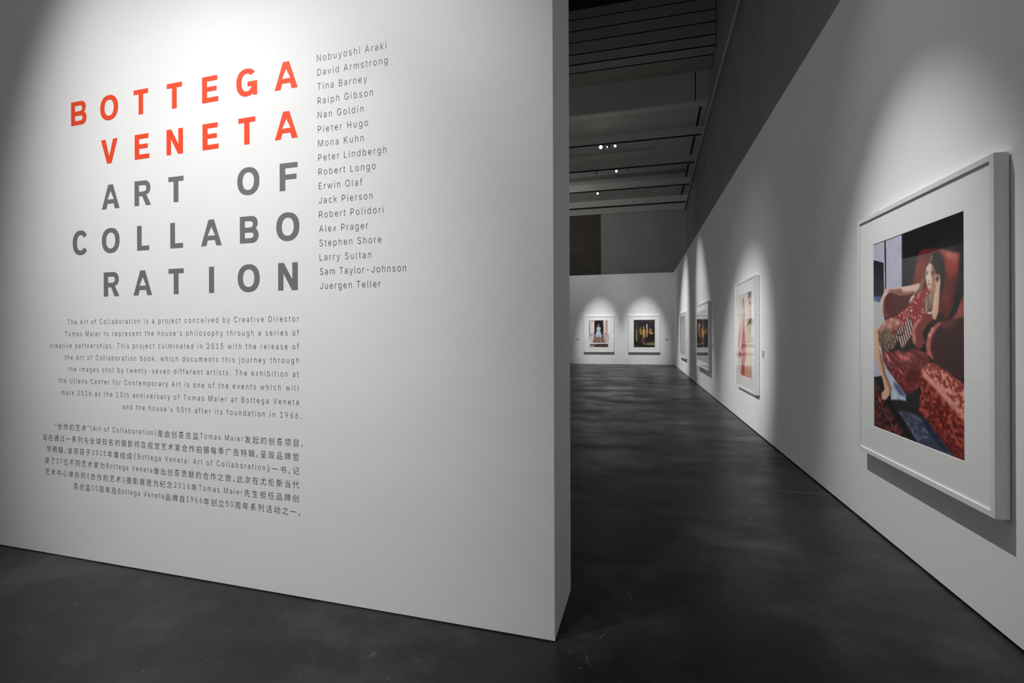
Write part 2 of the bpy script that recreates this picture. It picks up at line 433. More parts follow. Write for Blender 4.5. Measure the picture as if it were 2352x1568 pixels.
class Picture:
    def __init__(self, w, h, base):
        self.w, self.h = w, h
        self.im = np.zeros((h, w, 3)); self.im[:] = base
        self.X, self.Y = np.meshgrid((np.arange(w) + 0.5) / w, (np.arange(h) + 0.5) / h)
    def mask(self, pts):
        m_ = np.zeros((self.h, self.w), bool)
        n = len(pts)
        for i in range(n):
            (x1, y1), (x2, y2) = pts[i], pts[(i + 1) % n]
            if y1 == y2:
                continue
            c = (self.Y >= min(y1, y2)) & (self.Y < max(y1, y2))
            xi = x1 + (self.Y - y1) * (x2 - x1) / (y2 - y1)
            m_ ^= c & (self.X < xi)
        return m_.astype(float)
    def tex(self, t):
        h, w = self.h, self.w
        kind, amt = t
        if kind == 'n':
            n = 0.6 * vnoise(h, w, h / 30, w / 24) + 0.4 * vnoise(h, w, h / 90, w / 70); f = 1 + (n - 0.5) * 2 * amt
            return np.dstack([f, f, f])
        if kind == 's':
            n = vnoise(h, w, h / 130, w / 95); f = 1 + np.where(n > 0.72, (n - 0.72) * 8, (n - 0.6) * 0.9) * amt * 1.5
            g2 = 1 + np.clip(n - 0.7, 0, 1) * 16 * amt
            return np.dstack([f, f * g2, f * (1 + (g2 - 1) * 0.8)])
        if kind == 'h':
            n = vnoise(h, w, h / 16, w / 90); f = 1 + (n - 0.5) * 2.4 * amt
            return np.dstack([f, f, f])
        if kind == 'p':
            a = 0.5 + 0.5 * np.sin((self.X * 70 + self.Y * 30)); b = 0.5 + 0.5 * np.sin((self.X * 40 - self.Y * 120))
            r_ = 1 - amt * 0.4 * a; gg = 1 - amt * (a * 0.9 + b * 0.8)
            return np.dstack([r_, gg, gg])
        if kind == 'b':
            a = np.sin((self.X * 1.0 - self.Y * 0.62) * 210); f = np.where(a > 0.15, 1.0, 1 - amt); g2 = np.where(a > -0.6, f, f * 0.75)
            return np.dstack([f, g2, g2])
        if kind == 'd':
            n = vnoise(h, w, h / 80, w / 52) * 0.6 + vnoise(h, w, h / 170, w / 110) * 0.4; f = np.clip(1.15 - amt * np.clip((0.52 - n) * 7 + 0.5, 0, 1), 0, 2)
            f = blur(f, 1)
            return np.dstack([f, f * f, f * f])
        if kind == 'w':
            n = vnoise(h, w, h / 70, w / 22) * 0.6 + vnoise(h, w, h / 160, w / 60) * 0.4; f = 0.75 + amt * 3.2 * np.clip(n - 0.45, 0, 1) ** 1.3
            return np.dstack([f, f, f * 0.95])
        n = vnoise(h, w, h / 70, w / 46) * 0.5 + vnoise(h, w, h / 130, w / 90) * 0.5
        f = 1 + (n - 0.5) * 4 * amt
        f = np.clip(f, 0.25, 2.4)
        return np.dstack([f, f ** 0.8, f ** 0.8])
    def poly(self, c, soft, tex, pts):
        m_ = self.mask(pts)
        if soft and int(round(soft * self.w / 480.0 + 0.25)):
            m_ = blur(m_, int(round(soft * self.w / 480.0 + 0.25)))
        col = np.ones((self.h, self.w, 3)) * np.array(c, float)
        if tex:
            col = np.clip(col * self.tex(tex), 0, 255)
        m_ = m_[:, :, None]
        self.im = self.im * (1 - m_) + col * m_
    def build(self, name, parent, x0, x1, z0, z1, y, gain):
        """vertex-coloured grid in the frame's local space: x to the viewer's right, z up, facing -y"""
        h, w = self.h, self.w
        c = np.clip(self.im * 0.88 + self.im.mean(axis=2, keepdims=True) * 0.12, 0, 255) / 255.0
        c = np.where(c <= 0.04045, c / 12.92, ((c + 0.055) / 1.055) ** 2.4) * gain
        c = np.clip(c, 0.003, 0.9)
        xs = np.linspace(x0, x1, w); zs_ = np.linspace(z1, z0, h)
        co = np.zeros((h, w, 3)); co[:, :, 0] = xs[None, :]; co[:, :, 1] = y; co[:, :, 2] = zs_[:, None]
        idx = np.arange(h * w).reshape(h, w)
        q = np.stack([idx[:-1, :-1], idx[1:, :-1], idx[1:, 1:], idx[:-1, 1:]], axis=-1).reshape(-1, 4)
        me = bpy.data.meshes.new(name)
        me.vertices.add(h * w); me.vertices.foreach_set('co', co.reshape(-1))
        nq = len(q)
        me.loops.add(nq * 4); me.loops.foreach_set('vertex_index', q.reshape(-1).astype(np.int32))
        me.polygons.add(nq); me.polygons.foreach_set('loop_start', np.arange(0, nq * 4, 4, dtype=np.int32))
        me.update()
        at = me.color_attributes.new('ink', 'FLOAT_COLOR', 'POINT')
        rgba = np.ones((h * w, 4), np.float32); rgba[:, :3] = c.reshape(-1, 3)
        at.data.foreach_set('color', rgba.reshape(-1))
        me.materials.append(M_PRINT)
        me.validate()
        o = bpy.data.objects.new(name, me); COL.objects.link(o); o.parent = parent
        return o

# ------------------------------------------------------------------ framed photographs
def framed(name, w, h, pr, loc, rotz, label, picture, gain, dep=0.068, face=0.032):
    """loc: centre of the frame's back on the wall; local x right, z up, -y to the viewer; pr = print rect x0,x1,z0,z1"""
    t = empty(name, loc, (0, 0, rotz), label=label, cat='picture')
    W, H = w / 2, h / 2
    fr_ = MB()
    D = -dep
    # mitred profile frame
    out_ = [(-W, -H), (W, -H), (W, H), (-W, H)]
    inn = [(-W + face, -H + face), (W - face, -H + face), (W - face, H - face), (-W + face, H - face)]
    bm_ = fr_.bm
    def ring(pts, y):
        return [bm_.verts.new((x, y, z)) for x, z in pts]
    ob, of, nf, nb_ = ring(out_, -0.006), ring(out_, D), ring(inn, D), ring(inn, -0.006)
    for a, b in ((ob, of), (of, nf), (nf, nb_), (nb_, ob)):
        for i in range(4):
            bm_.faces.new((a[i], a[(i + 1) % 4], b[(i + 1) % 4], b[i]))
    fr_.build('frame', M_FRAME, parent=t, bevel=0.0015)
    MB().box(-W + 0.05, W - 0.05, -0.006, 0.0, -H + 0.05, H - 0.05).build('backing_board', M_GAP, parent=t)
    # mitred mat: four panels that rise from the frame rebate to the window
    x0, x1, z0, z1 = pr
    yo, yi = D + 0.0095, D + 0.0075
    o4 = inn; i4 = [(x0, z0), (x1, z0), (x1, z1), (x0, z1)]
    for i in range(4):
        b_ = MB(); j = (i + 1) % 4
        e = 0.0006
        P_ = [(o4[i][0], yo, o4[i][1]), (o4[j][0], yo, o4[j][1]), (i4[j][0], yi, i4[j][1]), (i4[i][0], yi, i4[i][1])]
        cx = sum(p_[0] for p_ in P_) / 4; cz = sum(p_[2] for p_ in P_) / 4
        P_ = [(p_[0] + (cx - p_[0]) * e, p_[1], p_[2] + (cz - p_[2]) * e) for p_ in P_]
        f_ = [b_.bm.verts.new(p_) for p_ in P_]; g_ = [b_.bm.verts.new((p_[0], p_[1] + 0.004, p_[2])) for p_ in P_]
        b_.bm.faces.new(f_); b_.bm.faces.new(g_[::-1])
        for a in range(4):
            b_.bm.faces.new((f_[a], f_[(a + 1) % 4], g_[(a + 1) % 4], g_[a]))
        b_.build('mat_panel', M_MAT, parent=t)
    # bevelled pale core round the window
    c_ = MB(); ci = [(x0 + 0.003, z0 + 0.003), (x1 - 0.003, z0 + 0.003), (x1 - 0.003, z1 - 0.003), (x0 + 0.003, z1 - 0.003)]
    A1 = [c_.bm.verts.new((a, yi, b)) for a, b in i4]; A2 = [c_.bm.verts.new((a, yi + 0.004, b)) for a, b in ci]
    for i in range(4):
        c_.bm.faces.new((A1[i], A1[(i + 1) % 4], A2[(i + 1) % 4], A2[i]))
    c_.build('mat_bevel', M_CORE, parent=t)
    picture.build('print', t, x0, x1, z0, z1, yi + 0.003, gain)
    gz = MB(); gz.bm.faces.new([gz.bm.verts.new((x, D + 0.0045, z)) for x, z in inn]); gz.build('glazing', M_GLASS, parent=t)
    return t

def wall_label(loc, rotz, label):
    t = empty('wall_label', loc, (0, 0, rotz), label=label, cat='label', group='small caption labels beside the pictures')
    MB().box(-0.07, 0.07, -0.004, 0.0, -0.05, 0.05).build('plate', M_LABEL, parent=t)
    b_ = MB()
    for i, (a, l) in enumerate([(0.034, 0.085), (0.022, 0.06), (0.008, 0.07), (-0.004, 0.05), (-0.018, 0.078), (-0.030, 0.04)]):
        b_.box(-0.02, -0.02 + l, -0.0048, -0.004, a - 0.003, a + 0.002)
    s_ = b_.build('caption_lines', M_GREY, parent=t); s_['kind'] = 'stuff'
    return t
M_LABEL = new_mat('label_card', (0.52, 0.52, 0.52, 1), 0.6, 0.3)[0]

PA = [
((22,22,25),0,None,[(-0.016,-0.063),(1.071,-0.027),(1.067,0.513),(1.117,1.056),(-0.02,1.067)]),
((168,168,188),1,('n', 0.05),[(-0.017,-0.026),(0.391,-0.003),(0.388,0.267),(0.222,0.28),(0.152,0.315),(0.146,0.385),(0.163,0.417),(0.102,0.522),(0.167,0.709),(-0.016,0.731)]),
((172,176,172),2,None,[(-0.02,0.302),(0.146,0.328),(0.145,0.403),(0.102,0.522),(-0.023,0.523)]),
((30,22,28),0,None,[(0.162,-0.001),(0.181,-0.0),(0.185,0.256),(0.171,0.258)]),
((120,60,70),0,None,[(0.159,-0.001),(0.165,-0.0),(0.173,0.257),(0.168,0.257)]),
((104,50,62),0,None,[(0.385,-0.002),(0.392,-0.001),(0.389,0.263),(0.383,0.263)]),
((24,30,44),0,None,[(-0.018,0.081),(0.148,0.116),(0.153,0.271),(0.092,0.319),(-0.02,0.3)]),
((70,100,140),3,None,[(-0.007,0.284),(0.093,0.29),(0.123,0.296),(0.092,0.323),(-0.007,0.305)]),
((60,38,34),4,None,[(0.094,0.205),(0.136,0.208),(0.135,0.261),(0.099,0.259)]),
((96,32,26),2,('n', 0.12),[(0.586,0.108),(0.639,0.105),(0.803,0.126),(0.963,0.167),(0.945,0.253),(0.905,0.37),(0.861,0.428),(0.745,0.432),(0.492,0.269),(0.53,0.201),(0.563,0.138)]),
((128,42,34),6,('n', 0.1),[(0.567,0.15),(0.639,0.15),(0.655,0.212),(0.611,0.254),(0.53,0.256),(0.539,0.201)]),
((150,52,46),6,('n', 0.12),[(0.833,0.158),(0.956,0.169),(0.942,0.246),(0.87,0.257),(0.844,0.216)]),
((168,88,76),4,('n', 0.25),[(0.795,0.128),(0.962,0.168),(0.942,0.198),(0.878,0.188),(0.818,0.156)]),
((130,50,44),6,None,[(0.817,0.327),(0.869,0.33),(0.862,0.354),(0.824,0.352)]),
((84,34,30),1,('n', 0.08),[(0.152,0.306),(0.21,0.278),(0.352,0.296),(0.501,0.307),(0.472,0.367),(0.33,0.395),(0.177,0.409),(0.142,0.376)]),
((136,56,48),3,None,[(0.143,0.328),(0.178,0.299),(0.164,0.351),(0.192,0.387),(0.22,0.401),(0.177,0.409),(0.14,0.376)]),
((140,58,52),1,('n', 0.25),[(1.01,0.32),(0.969,0.356),(0.934,0.402),(0.883,0.435),(1.009,0.424)]),
((34,25,24),1,None,[(0.664,0.187),(0.681,0.155),(0.723,0.138),(0.763,0.135),(0.81,0.155),(0.827,0.186),(0.836,0.243),(0.817,0.299),(0.778,0.31),(0.746,0.272),(0.739,0.22),(0.706,0.195)]),
((120,92,68),1,('h', 0.3),[(0.664,0.183),(0.707,0.143),(0.731,0.146),(0.698,0.179),(0.672,0.206),(0.651,0.246),(0.62,0.27),(0.611,0.304),(0.566,0.309),(0.529,0.298),(0.529,0.289),(0.589,0.258),(0.62,0.232),(0.651,0.204)]),
((208,172,156),1,None,[(0.162,0.265),(0.222,0.257),(0.362,0.26),(0.492,0.259),(0.592,0.258),(0.58,0.282),(0.529,0.297),(0.453,0.302),(0.362,0.299),(0.255,0.278),(0.21,0.279),(0.166,0.298),(0.131,0.332),(0.113,0.354),(0.092,0.339),(0.108,0.308)]),
((142,84,72),3,None,[(0.222,0.265),(0.373,0.268),(0.403,0.287),(0.529,0.289),(0.529,0.298),(0.453,0.304),(0.362,0.3),(0.255,0.279),(0.205,0.277)]),
((158,50,50),1,('s', 0.34),[(0.65,0.284),(0.697,0.307),(0.641,0.332),(0.623,0.377),(0.671,0.397),(0.583,0.425),(0.518,0.452),(0.411,0.471),(0.329,0.491),(0.253,0.474),(0.162,0.461),(0.174,0.417),(0.33,0.395),(0.452,0.362),(0.496,0.328),(0.538,0.301),(0.611,0.304)]),
((190,190,176),1,None,[(0.534,0.299),(0.491,0.316),(0.462,0.347),(0.491,0.336),(0.529,0.314)]),
((176,120,100),2,None,[(0.659,0.284),(0.738,0.271),(0.754,0.302),(0.705,0.313)]),
((214,182,164),1,None,[(0.66,0.19),(0.685,0.179),(0.723,0.18),(0.747,0.206),(0.753,0.236),(0.745,0.264),(0.715,0.285),(0.687,0.292),(0.663,0.277),(0.652,0.246),(0.649,0.219)]),
((146,102,86),4,None,[(0.706,0.191),(0.747,0.199),(0.755,0.236),(0.745,0.266),(0.715,0.285),(0.697,0.287),(0.718,0.255),(0.706,0.232)]),
((70,45,42),2,None,[(0.654,0.216),(0.677,0.217),(0.677,0.226),(0.653,0.223)]),
((62,40,38),2,None,[(0.706,0.22),(0.735,0.222),(0.735,0.231),(0.706,0.229)]),
((90,60,50),2,None,[(0.651,0.209),(0.679,0.209),(0.679,0.213),(0.652,0.213)]),
((90,60,50),2,None,[(0.704,0.213),(0.739,0.215),(0.739,0.219),(0.704,0.217)]),
((232,204,188),2,None,[(0.682,0.215),(0.691,0.216),(0.693,0.253),(0.68,0.255)]),
((120,78,70),1,None,[(0.674,0.252),(0.692,0.256),(0.685,0.258),(0.674,0.257)]),
((150,66,62),1,None,[(0.668,0.265),(0.697,0.267),(0.69,0.274),(0.672,0.274)]),
((140,116,94),1,('h', 0.22),[(0.746,0.294),(0.76,0.309),(0.752,0.331),(0.704,0.38),(0.664,0.393),(0.632,0.396),(0.63,0.347),(0.639,0.324),(0.68,0.315),(0.713,0.306)]),
((38,28,26),2,None,[(0.706,0.178),(0.731,0.175),(0.787,0.203),(0.786,0.235),(0.755,0.236),(0.743,0.213)]),
((206,158,134),1,None,[(0.745,0.235),(0.775,0.231),(0.79,0.243),(0.794,0.275),(0.787,0.293),(0.78,0.347),(0.771,0.397),(0.745,0.433),(0.716,0.427),(0.708,0.395),(0.729,0.351),(0.746,0.308),(0.741,0.271)]),
((48,32,30),2,None,[(0.756,0.24),(0.775,0.24),(0.777,0.26),(0.759,0.266),(0.748,0.254)]),
((226,190,168),3,None,[(0.744,0.308),(0.76,0.309),(0.745,0.363),(0.727,0.399),(0.717,0.395),(0.731,0.351)]),
((210,200,190),1,None,[(0.658,0.397),(0.688,0.391),(0.709,0.393),(0.709,0.403),(0.671,0.404)]),
((40,26,26),2,None,[(0.714,0.424),(0.745,0.434),(0.785,0.397),(0.861,0.431),(0.769,0.451),(0.737,0.462),(0.712,0.447)]),
((186,160,142),1,('p', 0.3),[(-0.009,0.482),(0.079,0.464),(0.163,0.419),(0.265,0.41),(0.361,0.421),(0.371,0.45),(0.286,0.479),(0.253,0.52),(0.277,0.503),(0.241,0.549),(0.105,0.561),(0.054,0.504),(-0.0,0.494)]),
((112,88,68),2,('c', 0.35),[(0.054,0.49),(0.119,0.466),(0.278,0.462),(0.328,0.53),(0.276,0.566),(0.193,0.589),(0.118,0.565),(0.073,0.552)]),
((150,48,44),2,('s', 0.34),[(0.253,0.474),(0.329,0.449),(0.371,0.442),(0.411,0.467),(0.329,0.491),(0.286,0.5)]),
((122,46,44),1,('d', 0.3),[(0.105,0.556),(0.193,0.589),(0.328,0.572),(0.389,0.56),(0.524,0.557),(0.658,0.578),(0.694,0.616),(0.611,0.64),(0.591,0.732),(0.502,0.773),(0.43,0.781),(0.354,0.751),(0.263,0.703),(0.192,0.671),(0.136,0.626)]),
((190,100,88),5,('n', 0.2),[(0.311,0.579),(0.389,0.595),(0.484,0.604),(0.463,0.622),(0.356,0.613)]),
((200,120,108),3,None,[(0.344,0.663),(0.431,0.684),(0.42,0.693),(0.355,0.68)]),
((96,32,34),6,None,[(0.431,0.658),(0.592,0.645),(0.582,0.708),(0.523,0.729),(0.462,0.699)]),
((34,26,30),4,None,[(0.334,0.561),(0.4,0.566),(0.495,0.511),(0.524,0.552),(0.602,0.583),(0.524,0.59),(0.389,0.581)]),
((84,26,28),1,None,[(0.195,0.592),(0.211,0.591),(0.377,0.661),(0.483,0.715),(0.474,0.718),(0.361,0.666)]),
((206,128,116),3,('d', 0.4),[(0.162,0.598),(0.195,0.597),(0.241,0.631),(0.229,0.637),(0.18,0.615)]),
((168,74,66),5,('d', 0.3),[(0.389,0.586),(0.524,0.565),(0.649,0.582),(0.602,0.6),(0.484,0.6)]),
((92,34,34),4,None,[(0.484,0.562),(0.602,0.584),(0.694,0.617),(0.657,0.622),(0.563,0.601),(0.463,0.579)]),
((60,42,38),1,None,[(0.286,0.487),(0.401,0.45),(0.447,0.402),(0.528,0.452),(0.499,0.518),(0.411,0.559),(0.378,0.56),(0.283,0.489)]),
((196,166,152),0,('b', 0.6),[(0.291,0.491),(0.329,0.479),(0.401,0.467),(0.444,0.404),(0.528,0.452),(0.504,0.491),(0.485,0.502),(0.391,0.562),(0.289,0.492)]),
((182,150,140),0,('b', 0.6),[(0.334,0.466),(0.401,0.448),(0.409,0.463),(0.393,0.487),(0.329,0.491),(0.313,0.479)]),
((50,34,34),1,None,[(0.307,0.489),(0.36,0.496),(0.409,0.479),(0.415,0.459),(0.421,0.471),(0.401,0.493),(0.355,0.504),(0.313,0.498)]),
((122,50,44),1,('n', 0.1),[(0.509,0.459),(0.565,0.421),(0.654,0.404),(0.704,0.403),(0.722,0.428),(0.653,0.457),(0.609,0.491),(0.649,0.53),(0.583,0.564),(0.525,0.544),(0.503,0.502),(0.504,0.491)]),
((192,112,100),3,('n', 0.15),[(0.509,0.459),(0.565,0.423),(0.619,0.415),(0.565,0.444),(0.527,0.483),(0.545,0.502),(0.539,0.54),(0.51,0.532),(0.505,0.498),(0.503,0.491)]),
((58,28,28),1,('n', 0.06),[(0.665,0.506),(0.704,0.469),(0.769,0.444),(0.861,0.437),(1.009,0.424),(1.008,0.513),(1.06,0.694),(1.004,0.688),(0.829,0.644),(0.729,0.615),(0.658,0.582),(0.649,0.538),(0.669,0.501)]),
((178,90,78),3,('n', 0.15),[(0.665,0.506),(0.704,0.469),(0.769,0.444),(0.831,0.438),(0.753,0.469),(0.703,0.516),(0.712,0.501),(0.694,0.557),(0.729,0.607),(0.658,0.582),(0.649,0.538),(0.669,0.501)]),
((206,122,108),2,('d', 0.35),[(0.666,0.502),(0.704,0.468),(0.767,0.443),(0.785,0.445),(0.728,0.469),(0.695,0.506)]),
((110,48,44),8,None,[(0.785,0.44),(0.933,0.433),(0.905,0.456),(0.815,0.469)]),
((150,56,44),1,('d', 0.5),[(0.601,0.649),(0.657,0.626),(0.725,0.616),(0.829,0.644),(1.039,0.706),(1.037,1.004),(0.905,0.993),(0.786,0.95),(0.655,0.879),(0.58,0.86),(0.569,0.833),(0.589,0.732)]),
((196,110,96),6,('d', 0.45),[(0.606,0.653),(0.662,0.628),(0.724,0.62),(0.829,0.648),(1.039,0.71),(1.038,0.857),(0.907,0.809),(0.745,0.727),(0.62,0.689)]),
((214,138,128),5,('n', 0.1),[(0.611,0.681),(0.648,0.695),(0.745,0.735),(0.907,0.798),(1.017,0.835),(1.017,0.817),(0.907,0.772),(0.745,0.704),(0.648,0.667)]),
((118,36,30),6,('d', 0.4),[(0.655,0.879),(0.709,0.864),(0.906,0.942),(1.037,0.969),(1.037,1.004),(0.905,0.993),(0.786,0.95)]),
((168,182,200),1,('n', 0.15),[(0.136,0.631),(0.192,0.671),(0.275,0.712),(0.354,0.751),(0.43,0.788),(0.44,0.821),(0.353,0.826),(0.239,0.831),(0.245,0.768),(0.167,0.7)]),
((70,84,120),4,None,[(0.275,0.73),(0.354,0.751),(0.43,0.796),(0.354,0.795),(0.286,0.756)]),
((36,32,34),2,None,[(0.239,0.831),(0.354,0.817),(0.429,0.818),(0.43,0.781),(0.502,0.773),(0.591,0.732),(0.573,0.849),(0.561,0.875),(0.44,0.869),(0.273,0.875)]),
((74,82,112),2,('w', 0.9),[(0.273,0.875),(0.44,0.867),(0.566,0.87),(0.655,0.879),(0.786,0.95),(0.913,0.996),(0.768,1.019),(0.55,1.018),(0.375,0.907)]),
((26,34,66),4,None,[(0.58,0.873),(0.655,0.879),(0.786,0.95),(0.905,0.993),(0.827,0.989),(0.691,0.946)]),
((72,34,34),1,('c', 0.6),[(-0.009,0.723),(0.116,0.779),(0.109,0.808),(0.178,0.844),(0.262,0.854),(0.386,0.91),(0.598,1.022),(-0.013,1.021)]),
((24,22,22),1,('c', 0.25),[(0.165,0.845),(0.25,0.841),(0.386,0.906),(0.608,1.02),(0.52,1.019),(0.352,0.954)]),
((24,22,22),1,None,[(-0.009,0.721),(0.116,0.779),(0.122,0.791),(-0.009,0.735)]),
((132,70,70),1,None,[(0.07,0.855),(0.087,0.858),(0.335,1.001),(0.318,1.002)]),
((202,160,128),1,None,[(-0.006,0.46),(0.054,0.475),(0.082,0.547),(0.133,0.622),(0.169,0.7),(0.239,0.758),(0.241,0.796),(0.166,0.839),(0.118,0.838),(0.11,0.808),(0.156,0.783),(0.135,0.74),(0.052,0.649),(-0.008,0.588)]),
((150,100,76),3,None,[(0.067,0.504),(0.082,0.547),(0.135,0.622),(0.172,0.7),(0.242,0.76),(0.241,0.796),(0.215,0.813),(0.221,0.775),(0.148,0.711),(0.092,0.633)]),
((180,186,190),1,None,[(0.066,0.552),(0.105,0.561),(0.136,0.622),(0.145,0.631),(0.124,0.608),(0.082,0.571)]),
((200,70,60),1,None,[(0.063,0.846),(0.087,0.832),(0.105,0.847),(0.089,0.858)])]
pa = Picture(300, 520, (24, 24, 27))
for c, s, t_, pts in PA:
    pa.poly(c, s, t_, pts)
framed('framed_photograph', 1.482, 1.776, (-0.505, 0.505, -0.669, 0.664), (XW, 3.581, 1.482), R(-90),
       'large white-framed photograph of a woman in a red armchair, nearest on the right wall', pa, 1.5)

pb = Picture(90, 150, (196, 184, 178))
def PBc(pts):   # crop coordinates of the picture -> 0..1, upper crop y then lower crop y + 1568; shear by perspective removed
    o = []
    for x, y in pts:
        u = (x - 168) / 290.0
        top = 585 - 107 * u; bot = 1568 + 760 + 108 * u
        o.append((u ** 0.93, (y - top) / (bot - top)))
    return o
for c, s, t_, pts in [
    ((206, 196, 190), 0, ('n', .05), [(168, 560), (458, 460), (458, 2480), (168, 2380)]),
    ((222, 190, 178), 8, None, [(200, 1000), (250, 900), (260, 1300), (190, 1900), (168, 1900), (168, 1300)]),
    ((150, 112, 92), 3, None, [(265, 660), (285, 625), (305, 700), (312, 1000), (300, 1250), (262, 1240), (250, 1020)]),
    ((214, 170, 148), 3, None, [(275, 800), (298, 810), (298, 1020), (278, 1040), (258, 1000)]),
    ((208, 160, 140), 3, None, [(262, 1040), (302, 1040), (300, 1240), (320, 1400), (240, 1500), (230, 1250)]),
    ((196, 92, 96), 2, ('n', .12), [(240, 1180), (262, 1290), (300, 1240), (318, 1560), (330, 1868), (300, 2100), (306, 2330), (300, 2380), (225, 2345), (240, 2000), (250, 1870), (168, 1990), (168, 1560), (200, 1340)]),
    ((206, 60, 50), 3, ('n', .2), [(232, 2140), (305, 2140), (306, 2376), (228, 2350)]),
    ((224, 190, 172), 2, None, [(250, 1200), (268, 1220), (240, 1560), (215, 1800), (265, 1830), (268, 1880), (190, 1920), (172, 1800), (200, 1560), (232, 1300)]),
    ((198, 92, 100), 3, None, [(170, 1820), (240, 1830), (240, 1910), (210, 1980), (172, 1900)]),
    ((120, 96, 104), 3, ('n', .15), [(385, 520), (420, 480), (458, 470), (458, 720), (430, 760), (392, 720), (374, 620)]),
    ((208, 168, 150), 2, None, [(392, 640), (440, 620), (458, 700), (458, 1090), (425, 1090), (400, 960), (390, 780)]),
    ((120, 80, 66), 2, None, [(398, 730), (440, 720), (440, 770), (400, 775)]),
    ((150, 70, 66), 1, None, [(404, 930), (424, 930), (424, 950), (404, 950)]),
    ((140, 104, 86), 3, ('h', .3), [(405, 1090), (458, 1070), (458, 1270), (405, 1290), (365, 1260)]),
    ((224, 206, 186), 3, ('h', .06), [(345, 1400), (370, 1260), (410, 1200), (458, 1220), (458, 2440), (330, 2390), (330, 1900), (320, 1560)]),
    ((206, 164, 146), 3, None, [(318, 1600), (340, 1560), (350, 1900), (330, 2120), (318, 1900)]),
    ((196, 150, 128), 4, ('h', .12), [(312, 2150), (458, 2150), (458, 2440), (308, 2390)])]:
    pb.poly(c, s, t_, PBc(pts))
framed('framed_photograph', 1.455, 1.765, (-0.495, 0.495, -0.665, 0.664), (XW, 8.432, 1.472), R(-90),
       'white-framed photograph of two figures in pink and beige, second nearest on right wall', pb, 1.25)

pc = Picture(90, 70, (70, 62, 56))
pc.poly((86, 84, 80), 0, ('n', .1), [(0, 0), (1, 0), (1, .5), (0, .5)])
pc.poly((58, 46, 40), 4, ('n', .3), [(0, .45), (1, .42), (1, 1), (0, 1)])
pc.poly((128, 84, 58), 3, ('n', .2), [(.28, .3), (.36, .2), (.44, .3), (.5, .6), (.46, .95), (.3, .95), (.24, .6)])
pc.poly((178, 140, 128), 3, ('n', .1), [(.52, .25), (.6, .15), (.66, .28), (.66, .7), (.6, .9), (.54, .7)])
pc.poly((40, 62, 60), 3, None, [(.78, .05), (.98, .05), (.98, .4), (.8, .4)])
framed('framed_photograph', 2.33, 1.70, (-1.10, 1.10, -0.68, 0.66), (XW, 13.56, 1.44), R(-90),
       'wide white-framed dark brown photograph with reflections, third nearest on right wall', pc, 0.8)
pd = Picture(90, 70, (130, 130, 132))
pd.poly((150, 150, 152), 6, ('n', .08), [(0, .5), (1, .5), (1, 1), (0, 1)])
pd.poly((186, 186, 188), 5, None, [(.35, .2), (.5, .1), (.6, .3), (.6, .9), (.42, .9)])
pd.poly((48, 48, 50), 1, None, [(.02, .52), (.12, .5), (.12, .58), (.02, .6)])
framed('framed_photograph', 2.30, 1.695, (-1.08, 1.08, -0.70, 0.70), (XW, 19.17, 1.4375), R(-90),
       'wide white-framed pale grey photograph, farthest on the right wall beside the corner', pd, 1.2)

# the two on the back wall: coordinates of a 605 x 809 and a 635 x 830 sheet
def S(ox, oy, w, h, pts):
    return [((x - ox) / w, (y - oy) / h) for x, y in pts]
pe_ = Picture(132, 176, (214, 206, 200))
def E1(c, s, t_, pts):
    pe_.poly(c, s, t_, S(555, 328, 605, 809, pts))
E1((222, 222, 220), 0, None, [(555, 300), (1170, 300), (1170, 1140), (555, 1140)])
E1((150, 136, 128), 2, ('h', .2), [(555, 328), (590, 328), (590, 760), (555, 780)])
E1((206, 194, 190), 1, ('h', .1), [(590, 328), (660, 328), (655, 800), (590, 800)])
E1((226, 206, 200), 1, None, [(650, 328), (722, 328), (722, 640), (670, 990), (560, 1010), (590, 760)])
E1((120, 90, 80), 4, None, [(635, 328), (680, 328), (668, 378), (650, 370)])
E1((120, 90, 80), 4, None, [(1015, 328), (1060, 328), (1050, 370), (1025, 375)])
E1((26, 32, 33), 0, None, [(722, 328), (990, 328), (995, 640), (990, 740), (720, 740)])
E1((206, 172, 164), 1, ('h', .1), [(990, 328), (1110, 328), (1110, 760), (1130, 1000), (1040, 1000), (1000, 740)])
E1((150, 132, 120), 2, None, [(1085, 328), (1112, 328), (1112, 740), (1090, 740)])
E1((218, 200, 198), 1, None, [(990, 328), (1030, 328), (1030, 740), (1010, 740)])
E1((112, 112, 118), 0, None, [(715, 735), (1000, 735), (1010, 800), (700, 800)])
for i in range(9):
    y = 800 + i * 23
    E1((84 + (i % 2) * 6, 58, 46), 0, None, [(712 - i * 5, y), (1002 + i * 4, y), (1004 + i * 4, y + 17), (708 - i * 5, y + 17)])
    E1((176, 150, 136), 0, None, [(708 - i * 5, y + 17), (1004 + i * 4, y + 17), (1006 + i * 4, y + 23), (706 - i * 5, y + 23)])
E1((176, 120, 96), 1, None, [(810, 830), (838, 830), (835, 1005), (815, 1005)])
E1((186, 140, 118), 1, None, [(895, 830), (920, 830), (925, 1005), (900, 1005)])
E1((160, 180, 208), 1, ('h', .12), [(812, 600), (885, 600), (912, 700), (918, 830), (770, 830), (775, 690)])
E1((206, 204, 224), 1, ('h', .1), [(775, 690), (800, 650), (806, 830), (768, 830)])
E1((212, 206, 224), 1, None, [(885, 640), (915, 700), (920, 830), (885, 830)])
E1((206, 186, 176), 1, None, [(784, 545), (820, 530), (880, 530), (914, 545), (914, 610), (880, 606), (815, 606), (780, 600)])
E1((86, 90, 112), 2, None, [(775, 590), (800, 590), (798, 660), (775, 670)])
E1((86, 90, 112), 2, None, [(892, 590), (914, 590), (914, 690), (895, 660)])
E1((96, 60, 42), 2, None, [(812, 440), (870, 430), (882, 470), (870, 520), (815, 525), (800, 480)])
